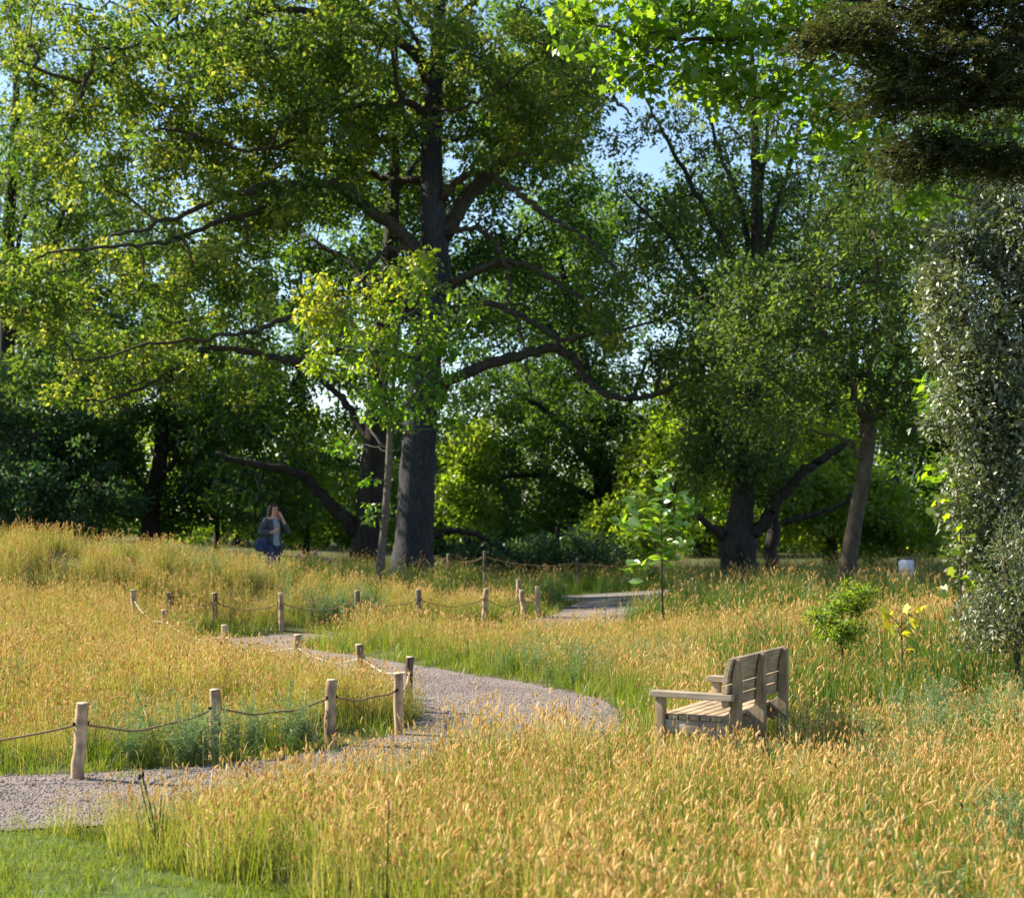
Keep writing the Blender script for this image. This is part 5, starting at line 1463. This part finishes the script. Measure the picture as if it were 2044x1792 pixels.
# --- glossy evergreen shrub down the right edge
make_tree('glossy_evergreen', 'tall glossy leaved evergreen shrub glittering down the right edge', 
          [(2090, 1260, 18, 0.14), (2085, 1150, 18, 0.12), (2070, 900, 18, 0.1), (2050, 650, 18, 0.06), (2030, 450, 18, 0.03)],
          [(lerp_d([(2085, 1100), (2010, 980), (1960, 900)], 18, 17.6), 0.05, 0.012), (lerp_d([(2072, 900), (1990, 800), (1930, 720)], 18, 17.7), 0.05, 0.012), (lerp_d([(2060, 760), (1980, 640), (1900, 560)], 18, 17.8), 0.04, 0.01), (lerp_d([(2088, 1180), (2020, 1120), (1970, 1100)], 18, 17.7), 0.04, 0.01)],
          [(1995, 520, 18, 80, 120, 0.8, 66), (1960, 680, 18, 110, 110, 0.9, 78), (2000, 860, 18, 85, 110, 0.9, 110), (1990, 1030, 18, 80, 100, 0.8, 100), (2020, 1150, 18, 60, 70, 0.6, 50), (2040, 700, 18.3, 70, 330, 0.8, 130), (1890, 600, 17.8, 50, 60, 0.5, 34), (1905, 480, 18, 50, 60, 0.5, 30), (1930, 780, 17.8, 60, 90, 0.5, 50), (1940, 930, 17.8, 50, 90, 0.5, 40), (1960, 1090, 17.8, 50, 60, 0.5, 36), (2000, 1200, 17.8, 70, 60, 0.6, 50), (2040, 1260, 17.8, 60, 40, 0.6, 30), (1985, 400, 18, 60, 60, .6, 30), (2140, 820, 18.6, 110, 340, 1.2, 110), (1862, 545, 17.9, 26, 40, 0.3, 8), (1872, 850, 17.9, 24, 30, 0.3, 7), (1868, 690, 17.9, 22, 30, 0.3, 6), (1905, 1010, 17.8, 26, 30, 0.3, 7)],
          M['glossy_leaf'], M['bark_dark'], 202, n_leaf=46, rad=0.24, size=0.075, aspect=0.45, droop=0.1, flat=0.8, rtip=0.004, cat='shrub')

make_tree('brown_tipped_shrub', 'straggly brownish green shrub low at the right edge beside the evergreen', 
          [(2030, 1290, 15, 0.03), (2025, 1220, 15, 0.025), (2010, 1150, 15, 0.018), (2000, 1080, 15, 0.01), (2012, 1010, 15, 0.006)],
          [(lerp_d([(2025, 1210), (1985, 1180), (1970, 1150)], 15, 15), 0.01, 0.005), (lerp_d([(2020, 1190), (2050, 1130), (2060, 1080)], 15, 15), 0.01, 0.005)],
          [(2020, 1110, 15, 36, 90, 0.3, 30), (2000, 1210, 15, 70, 60, 0.5, 50), (2050, 1180, 15.2, 40, 90, 0.4, 30), (1990, 1270, 15, 90, 36, 0.5, 40)],
          M['glossy_leaf'], M['bark_brown'], 203, n_leaf=42, rad=0.14, size=0.055, aspect=0.3, droop=-0.3, rtip=0.003, cat='shrub')

make_tree('lime_green_bush', 'small lime green bush with fine leaves in the grass behind the bench', 
          [(1680, 1275, 18.5, 0.02), (1680, 1245, 18.5, 0.016), (1682, 1220, 18.5, 0.01), (1684, 1200, 18.5, 0.006)],
          [(lerp_d([(1680, 1255), (1650, 1230), (1638, 1215)], 18.5, 18.5), 0.008, 0.004), (lerp_d([(1680, 1250), (1710, 1215), (1725, 1195)], 18.5, 18.5), 0.008, 0.004)],
          [(1638, 1234, 18.5, 26, 20, 0.25, 18), (1668, 1212, 18.5, 16, 24, 0.2, 14), (1692, 1190, 18.5, 18, 28, 0.2, 20), (1730, 1192, 18.5, 10, 26, 0.15, 12), (1712, 1220, 18.5, 20, 18, 0.2, 10), (1678, 1252, 18.4, 60, 18, 0.3, 30), (1680, 1272, 18.4, 56, 14, 0.3, 24)],
          M['bright_leaf'], M['bark_brown'], 204, n_leaf=32, rad=0.10, size=0.05, aspect=0.3, droop=-0.25, rtip=0.003, cat='bush')


# ------------------------------------------------------------------ smaller single plants
def tall_weed(name, label, u, d, height, seed, mat, leafn, leafl, cat='weed', lean=0.05, flower=None, aspect=0.22):
    rng = np.random.default_rng(seed)
    x = W(u, 0, d)[0]; base = np.array([x, d, h1(x, d)])
    root = empty(name, base)
    tag(root, label, cat)
    T = catmull(np.array([[0, 0, -0.03], [lean * .2, 0, height * .4], [lean * .6, 0.01, height * .75], [lean, 0, height]]), 5)
    mb = MB(); mb.tube(T, np.linspace(0.006, 0.0025, len(T)), 6); mb.obj('stem', M['reed'], root, smooth=True)
    sv, sq, n = [], [], 0
    for k in range(leafn):
        t = 0.2 + 0.8 * k / leafn; p = T[int(t * (len(T) - 1))]
        a = k * 2.4 + rng.normal(0, .3); L = leafl * (1.25 - 0.8 * t) * rng.uniform(.7, 1.2)
        e = np.array([math.cos(a), math.sin(a), rng.uniform(0.1, 0.7)]); e /= np.linalg.norm(e)
        w = np.cross(e, [0, 0, 1]); w /= np.linalg.norm(w); w *= L * aspect * .5
        mb = MB(); mb.add([p, p + e * L * .4 + w, p + e * L * .75 + w * .6 - np.array([0, 0, L * .08]), p + e * L - np.array([0, 0, L * .2]), p + e * L * .75 - w * .6 - np.array([0, 0, L * .08]), p + e * L * .4 - w],
                          [[0, 1, 2, 5], [5, 2, 3, 4]])
        mb.obj('leaf', mat, root)
    if flower:
        for k in range(flower[1]):
            c = T[-1] + np.array([rng.normal(0, .06), rng.normal(0, .06), rng.normal(-.04, .06)])
            mb = MB()
            for q in range(5):
                a = q * 1.2566 + k; e = np.array([math.cos(a), -0.5, math.sin(a)]) * 0.019
                w = np.array([-math.sin(a), 0, math.cos(a)]) * 0.013
                mb.add([c, c + e * .6 + w, c + e * 1.2, c + e * .6 - w], [[0, 1, 2, 3]])
            mb.obj('flower', flower[0], root)
    return root


tall_weed('thistle_weed', 'tall upright green weed rising above the grass left of the sapling', 1207, 24.0, 1.02, 61, M['silver'], 26, 0.17, lean=0.05)
tall_weed('purple_wildflower', 'purple flowered stalk standing just right of the walking person', 597, 30.0, 0.62, 62, M['reed'], 8, 0.14, 'flower', 0.04, (M['purple'], 6))
tall_weed('purple_wildflower', 'taller purple flowered stalk nearer the young tree', 628, 30.0, 0.72, 63, M['reed'], 9, 0.14, 'flower', -0.03, (M['purple'], 8))
tall_weed('purple_wildflower', 'short purple flowered stalk low in the grass left of the young tree', 655, 29.8, 0.56, 64, M['reed'], 7, 0.12, 'flower', 0.03, (M['purple'], 4))
tall_weed('dark_seed_stalk', 'single stiff green stalk with dark seed head in the foreground grass', 772, 7.7, 0.62, 66, M['reed'], 4, 0.22, 'plant', 0.01, None, 0.08)


def iris_tuft(label, u, v, seed, n=11, hgt=0.42):
    rng = np.random.default_rng(seed)
    d = CAM_H / ((v - 1037) / K)
    x = W(u, 0, d)[0]; base = np.array([x, d, h1(x, d)])
    root = empty('iris_tuft', base); tag(root, label, 'plant')
    for k in range(n):
        a = rng.uniform(0, 6.28); h = hgt * rng.uniform(.6, 1.1); ln = rng.uniform(.02, .45)
        e = np.array([math.cos(a), math.sin(a) * .5, 0]); w = np.array([math.cos(a + 1.2), math.sin(a + 1.2), 0]) * 0.011
        mb = MB(); V, Qs = [], []
        for j, t in enumerate(np.linspace(0, 1, 6)):
            c = e * (0.02 + h * ln * t ** 2.2) + np.array([0, 0, h * t * (1 - .25 * ln * t)])
            V += [c - w * (1 - t ** 2) - np.array([0, 0, 0.02 * (t == 0)]), c + w * (1 - t ** 2) - np.array([0, 0, 0.02 * (t == 0)])]
            if j: Qs.append([2 * j - 2, 2 * j - 1, 2 * j + 1, 2 * j])
        mb.add(V, Qs); mb.obj('leaf', M['reed'], root)
    for k in range(3):
        a = rng.uniform(0, 6.28); tip = np.array([rng.uniform(-.14, .05), rng.uniform(-.04, .04), hgt * rng.uniform(1.0, 1.2)])
        P = catmull(np.array([[0, 0, 0], tip * .5 + rng.normal(0, .01, 3), tip]), 4)
        mb = MB(); mb.tube(P, np.linspace(.005, .003, len(P)), 5); st = mb.obj('stalk', M['reed'], root)
        mb = MB(); mb.tube([tip, tip + np.array([0.004, 0, .03])], [.010, .004], 6); mb.obj('seed_head', M['brown_head'], st)


iris_tuft('tuft of dark green strap leaves with old seed heads at the lawn corner', 320, 1705, 71)
iris_tuft('tuft of long reedy leaves in the shade beside the young trunk', 690, 1150 + 40, 72, 9, 0.7)
# ------------------------------------------------------------------ walking person with shoulder bag
def skin_body(name, joints, edges, mat, parent, root_idx=0, sub=2):
    me = bpy.data.meshes.new(name)
    me.from_pydata([j[0] for j in joints], edges, [])
    me.materials.append(mat)
    o = link(name, me, parent)
    md = o.modifiers.new('skin', 'SKIN')
    md.use_smooth_shade = True
    sl = me.skin_vertices[0].data if me.skin_vertices else None
    if sl is None:
        bm = bmesh.new(); bm.from_mesh(me); bm.verts.layers.skin.verify(); bm.to_mesh(me); bm.free(); sl = me.skin_vertices[0].data
    for k, j in enumerate(joints):
        rr = j[1]; sl[k].radius = rr if isinstance(rr, tuple) else (rr, rr)
        sl[k].use_root = (k == root_idx)
    s2 = o.modifiers.new('smooth', 'SUBSURF'); s2.levels = sub; s2.render_levels = sub
    return o


def loft(mb, rings, sides=20, a0=0.0, a1=2 * math.pi, closed=True):
    """rings: (centre, rx, ry)"""
    th = np.linspace(a0, a1, sides, endpoint=not closed)
    V = np.vstack([np.asarray(c) + np.stack([np.cos(th) * rx, np.sin(th) * ry, np.zeros(sides)], 1) for c, rx, ry in rings])
    n = len(rings); i = np.arange(n - 1)[:, None] * sides
    j = np.arange(sides if closed else sides - 1)[None]; k = (j + 1) % sides
    mb.add(V, np.stack([i + j, i + k, i + sides + k, i + sides + j], -1).reshape(-1, 4))


def build_person():
    skin = surf_mat('skin', [(0.3, (0.36, 0.21, 0.16)), (0.7, (0.43, 0.26, 0.20))], bump=0, rough=0.55)
    hairm = surf_mat('dark_hair', [(0.3, (0.018, 0.010, 0.008)), (0.7, (0.05, 0.025, 0.02))], scale=(9, 9, 1), nscale=6, bump=0.5, rough=0.5)
    knit = surf_mat('grey_knit', [(0.3, (0.032, 0.040, 0.052)), (0.7, (0.062, 0.072, 0.085))], nscale=40, bump=0.6, bdist=0.006, rough=0.95)
    denim = surf_mat('blue_denim', [(0.3, (0.025, 0.05, 0.13)), (0.7, (0.05, 0.09, 0.20))], nscale=25, bump=0.2, rough=0.9)
    shirt = surf_mat('pale_shirt', [(0.3, (0.17, 0.20, 0.26)), (0.7, (0.23, 0.26, 0.32))], nscale=10, bump=0.2)
    bagm = surf_mat('navy_bag', [(0.3, (0.014, 0.025, 0.055)), (0.7, (0.03, 0.05, 0.10))], nscale=8, bump=0.3, rough=0.9, spec=0.05)
    shoe = surf_mat('dark_shoe', [(0.3, (0.02, 0.02, 0.02)), (0.7, (0.05, 0.05, 0.05))], bump=0)
    d = 31.0
    x = W(546, 0, d)[0]
    z = h1(x, d) + 0.015
    ztop = W(0, 1010, d)[2]
    s = 1.66 / 1.66
    z = max(z, ztop - 1.66) if abs(ztop - 1.66 - z) < 0.12 else z
    p = empty('person', (x, d, z), math.radians(42)); p.scale = (s, s, s)
    tag(p, 'person in long grey cardigan and jeans walking, hand raised to mouth', 'person')
    J = [((0, 0, .92), (.15, .11)), ((0, 0, 1.06), (.125, .095)), ((0, -.01, 1.24), (.145, .10)), ((0, .005, 1.36), (.10, .075)), ((0, 0, 1.43), .052), ((0, -.02, 1.50), (.072, .082)), ((0, -.025, 1.585), (.078, .092)), ((0, -.02, 1.63), (.05, .06)),
         ((-.155, .0, 1.345), .055), ((-.245, .05, 1.13), .045), ((-.14, -.16, 1.10), .034), ((-.07, -.215, 1.145), (.034, .022)),
         ((.155, -.01, 1.345), .055), ((.255, -.12, 1.11), .045), ((.115, -.185, 1.33), .032), ((.062, -.165, 1.445), (.036, .020)),
         ((-.09, .0, .86), .09), ((-.095, -.09, .48), .062), ((-.09, -.03, .09), .042), ((-.09, -.16, .035), .035),
         ((.09, .01, .86), .09), ((.10, .06, .48), .062), ((.10, .24, .12), .042), ((.10, .14, .04), .035)]
    E = [(0, 1), (1, 2), (2, 3), (3, 4), (4, 5), (5, 6), (6, 7), (3, 8), (8, 9), (9, 10), (10, 11), (3, 12), (12, 13), (13, 14), (14, 15), (0, 16), (16, 17), (17, 18), (18, 19), (0, 20), (20, 21), (21, 22), (22, 23)]
    # fingers of both hands, short chains rooted in the palm
    def fingers(pi, palm, fdir, side, nrm, curl):
        fdir, side, nrm = np.array(fdir), np.array(side), np.array(nrm)
        for k, ln in enumerate((.060, .072, .068, .052)):
            a = np.array(palm) + fdir * .035 + side * (k - 1.5) * .019
            b = a + fdir * ln * .5 + nrm * ln * .15 * curl; c = b + fdir * ln * .35 + nrm * ln * .45 * curl
            i0 = len(J); J.extend([(tuple(a), .0095), (tuple(b), .0088), (tuple(c), .007)]); E.extend([(pi, i0), (i0, i0 + 1), (i0 + 1, i0 + 2)])
        a = np.array(palm) - fdir * .012 - side * .034; b = a + fdir * .03 - side * .022 + nrm * .012; c = b + fdir * .03 + nrm * .012
        i0 = len(J); J.extend([(tuple(a), .011), (tuple(b), .010), (tuple(c), .008)]); E.extend([(pi, i0), (i0, i0 + 1), (i0 + 1, i0 + 2)])
    fingers(11, (-.07, -.215, 1.145), (.75, -.2, .6), (.1, -.3, -.95), (-.4, .85, .2), 1.2)
    fingers(15, (.062, -.165, 1.445), (-.45, .12, .86), (.25, -.9, .1), (-.6, .3, -.3), 0.6)
    body = skin_body('body', J, E, skin, p)
    # face: nose, brow hollow, mouth, eyes
    mb = MB(); mb.add([(0, -.115, 1.575), (-.014, -.108, 1.535), (.014, -.108, 1.535), (0, -.138, 1.542), (0, -.105, 1.53)], None, [[0, 1, 3], [0, 3, 2], [1, 4, 3], [3, 4, 2]]); mb.obj('nose', skin, p)
    dark = M['hole']
    for sx in (-.031, .031):
        mb = MB(); loft(mb, [((sx, -.1035, 1.573 + k * .004), .012 * q, .006 * q) for k, q in ((-1, .3), (0, 1), (1, .3))], 8); mb.obj('eye', dark, p)
    mouth = surf_mat('lips', [(0.3, (0.36, 0.12, 0.11)), (0.7, (0.42, 0.16, 0.14))], bump=0)
    mb = MB(); loft(mb, [((0, -.103, 1.505 + k * .005), .02 * q, .008 * q) for k, q in ((-1, .3), (0, 1), (1, .3))], 8); mb.obj('mouth', mouth, p)
    for sx in (-1, 1):
        mb = MB(); loft(mb, [((sx * .079, -.01, 1.55 + k * .012), .008 * q, .018 * q) for k, q in ((-1.6, .3), (-.6, .8), (.6, 1), (1.6, .4))], 8); mb.obj('ear', skin, p)
    # shoulder-length hair, open at the face
    mb = MB(); rng = np.random.default_rng(3)
    rings = []
    for zz, rx, ry, cyy in ((1.668, .02, .02, 0.0), (1.655, .065, .07, 0.0), (1.63, .092, .105, .0), (1.59, .104, .118, .012), (1.54, .106, .112, .03), (1.48, .108, .095, .045), (1.42, .115, .08, .05), (1.37, .12, .065, .05), (1.335, .10, .045, .055)):
        th = np.linspace(0, 2 * math.pi, 28, endpoint=False)
        front = np.clip(-np.sin(th), 0, 1)
        pull = np.where(zz < 1.625, front ** 2 * 1.0, 0)
        y = np.sin(th) * ry + cyy
        y = np.where((pull > 0.25), np.maximum(y, -0.045), y)
        rings.append(np.stack([np.cos(th) * rx * (1 + rng.normal(0, .015, 28)), y, np.full(28, zz)], 1))
    V = np.vstack(rings); n = len(rings); i = np.arange(n - 1)[:, None] * 28; j = np.arange(28)[None]; k = (j + 1) % 28
    Qh = np.stack([i + j, i + 28 + j, i + 28 + k, i + k], -1).reshape(-1, 4)
    c = V[Qh].mean(1)
    Qh = Qh[~((c[:, 1] < -0.05) & (c[:, 2] < 1.625) & (np.abs(c[:, 0]) < 0.078))]
    mb.add(V, Qh); ho = mb.obj('hair', hairm, p, smooth=True)
    sol = ho.modifiers.new('thick', 'SOLIDIFY'); sol.thickness = 0.02; sol.offset = -1
    # clothes
    mb = MB(); loft(mb, [((0, 0, .83), .165, .130), ((0, 0, .90), .160, .126), ((0, 0, 1.0), .142, .112), ((0, -.01, 1.15), .145, .115), ((0, -.01, 1.27), .15, .115), ((0, 0, 1.36), .11, .085), ((0, 0, 1.40), .07, .062)], 24); mb.obj('shirt', shirt, p, smooth=True)
    mb = MB(); a0, a1 = math.radians(-62), math.radians(242)
    loft(mb, [((0, .01, .66), .21, .155), ((0, .01, .80), .195, .15), ((0, .01, .95), .178, .145), ((0, .0, 1.08), .17, .135), ((0, 0, 1.22), .178, .135), ((0, .0, 1.33), .165, .112), ((0, .01, 1.385), .11, .085), ((0, .015, 1.42), .08, .068)], 30, a0, a1, closed=False)
    cg = mb.obj('cardigan', knit, p, smooth=True); sm = cg.modifiers.new('thick', 'SOLIDIFY'); sm.thickness = .018
    for A in (((-.13, 0, 1.36), (-.20, .02, 1.26), (-.25, .05, 1.12), (-.20, -.06, 1.10), (-.16, -.13, 1.10)), ((.13, 0, 1.36), (.205, -.05, 1.25), (.26, -.125, 1.10), (.20, -.155, 1.19), (.145, -.175, 1.268))):
        C = catmull(np.array(A), 5); mb = MB(); mb.tube(C, np.interp(np.linspace(0, 1, len(C)), [0, .3, .55, 1], [.078, .072, .07, .056]), 14, wob=.03); mb.obj('sleeve', knit, p, smooth=True)
    jt = skin_body('jeans', [((0, 0, .94), (.155, .12)), ((-.09, .0, .84), .105), ((-.097, -.09, .48), .078), ((-.092, -.03, .12), .068), ((.09, .01, .84), .105), ((.10, .06, .48), .078), ((.10, .225, .16), .066)], [(0, 1), (1, 2), (2, 3), (0, 4), (4, 5), (5, 6)], denim, p)
    for a, b in (((-.09, .01, .05), (-.09, -.19, .03)), ((.10, .26, .10), (.10, .07, .025))):
        mb = MB(); C = np.array([a, (np.array(a) + b) / 2 + [0, 0, .01], b]); mb.tube(C, [.045, .048, .03], 12); mb.obj('shoe', shoe, p, smooth=True)
    # bag: its own thing, hanging from the shoulder on the near side
    c, sn = math.cos(math.radians(42)), math.sin(math.radians(42))
    bl = (-.265, .02)
    bp_ = (x + c * bl[0] - sn * bl[1], d + sn * bl[0] + c * bl[1], z + .72)
    bag = empty('shoulder_bag', bp_, math.radians(42 + 100))
    bag.scale = (0.98, 0.62, 1.0)
    tag(bag, 'slouchy navy shoulder bag carried by the walking person', 'bag')
    mb = MB(); rings = [((0, 0, 0.0), .14, .045), ((0, 0, .03), .195, .075), ((0, 0, .12), .205, .085), ((0, 0, .20), .175, .065), ((0, 0, .27), .13, .035), ((0, 0, .285), .125, .015)]
    loft(mb, rings, 24)
    V0 = mb.V[0]; mb.add(np.vstack([V0[:24], [[0, 0, 0]]]), None, [[24, (k + 1) % 24, k] for k in range(24)])
    mb.obj('bag_body', bagm, bag, smooth=True)
    mb = MB(); P = catmull(np.array([(-.11, 0, .26), (-.10, -.06, .45), (-.02, -.13, .62), (.06, -.10, .66), (.12, 0, .45), (.12, 0, .26)]), 6); mb.tube(P, .012, 8); mb.obj('strap', bagm, bag, smooth=True)


build_person()
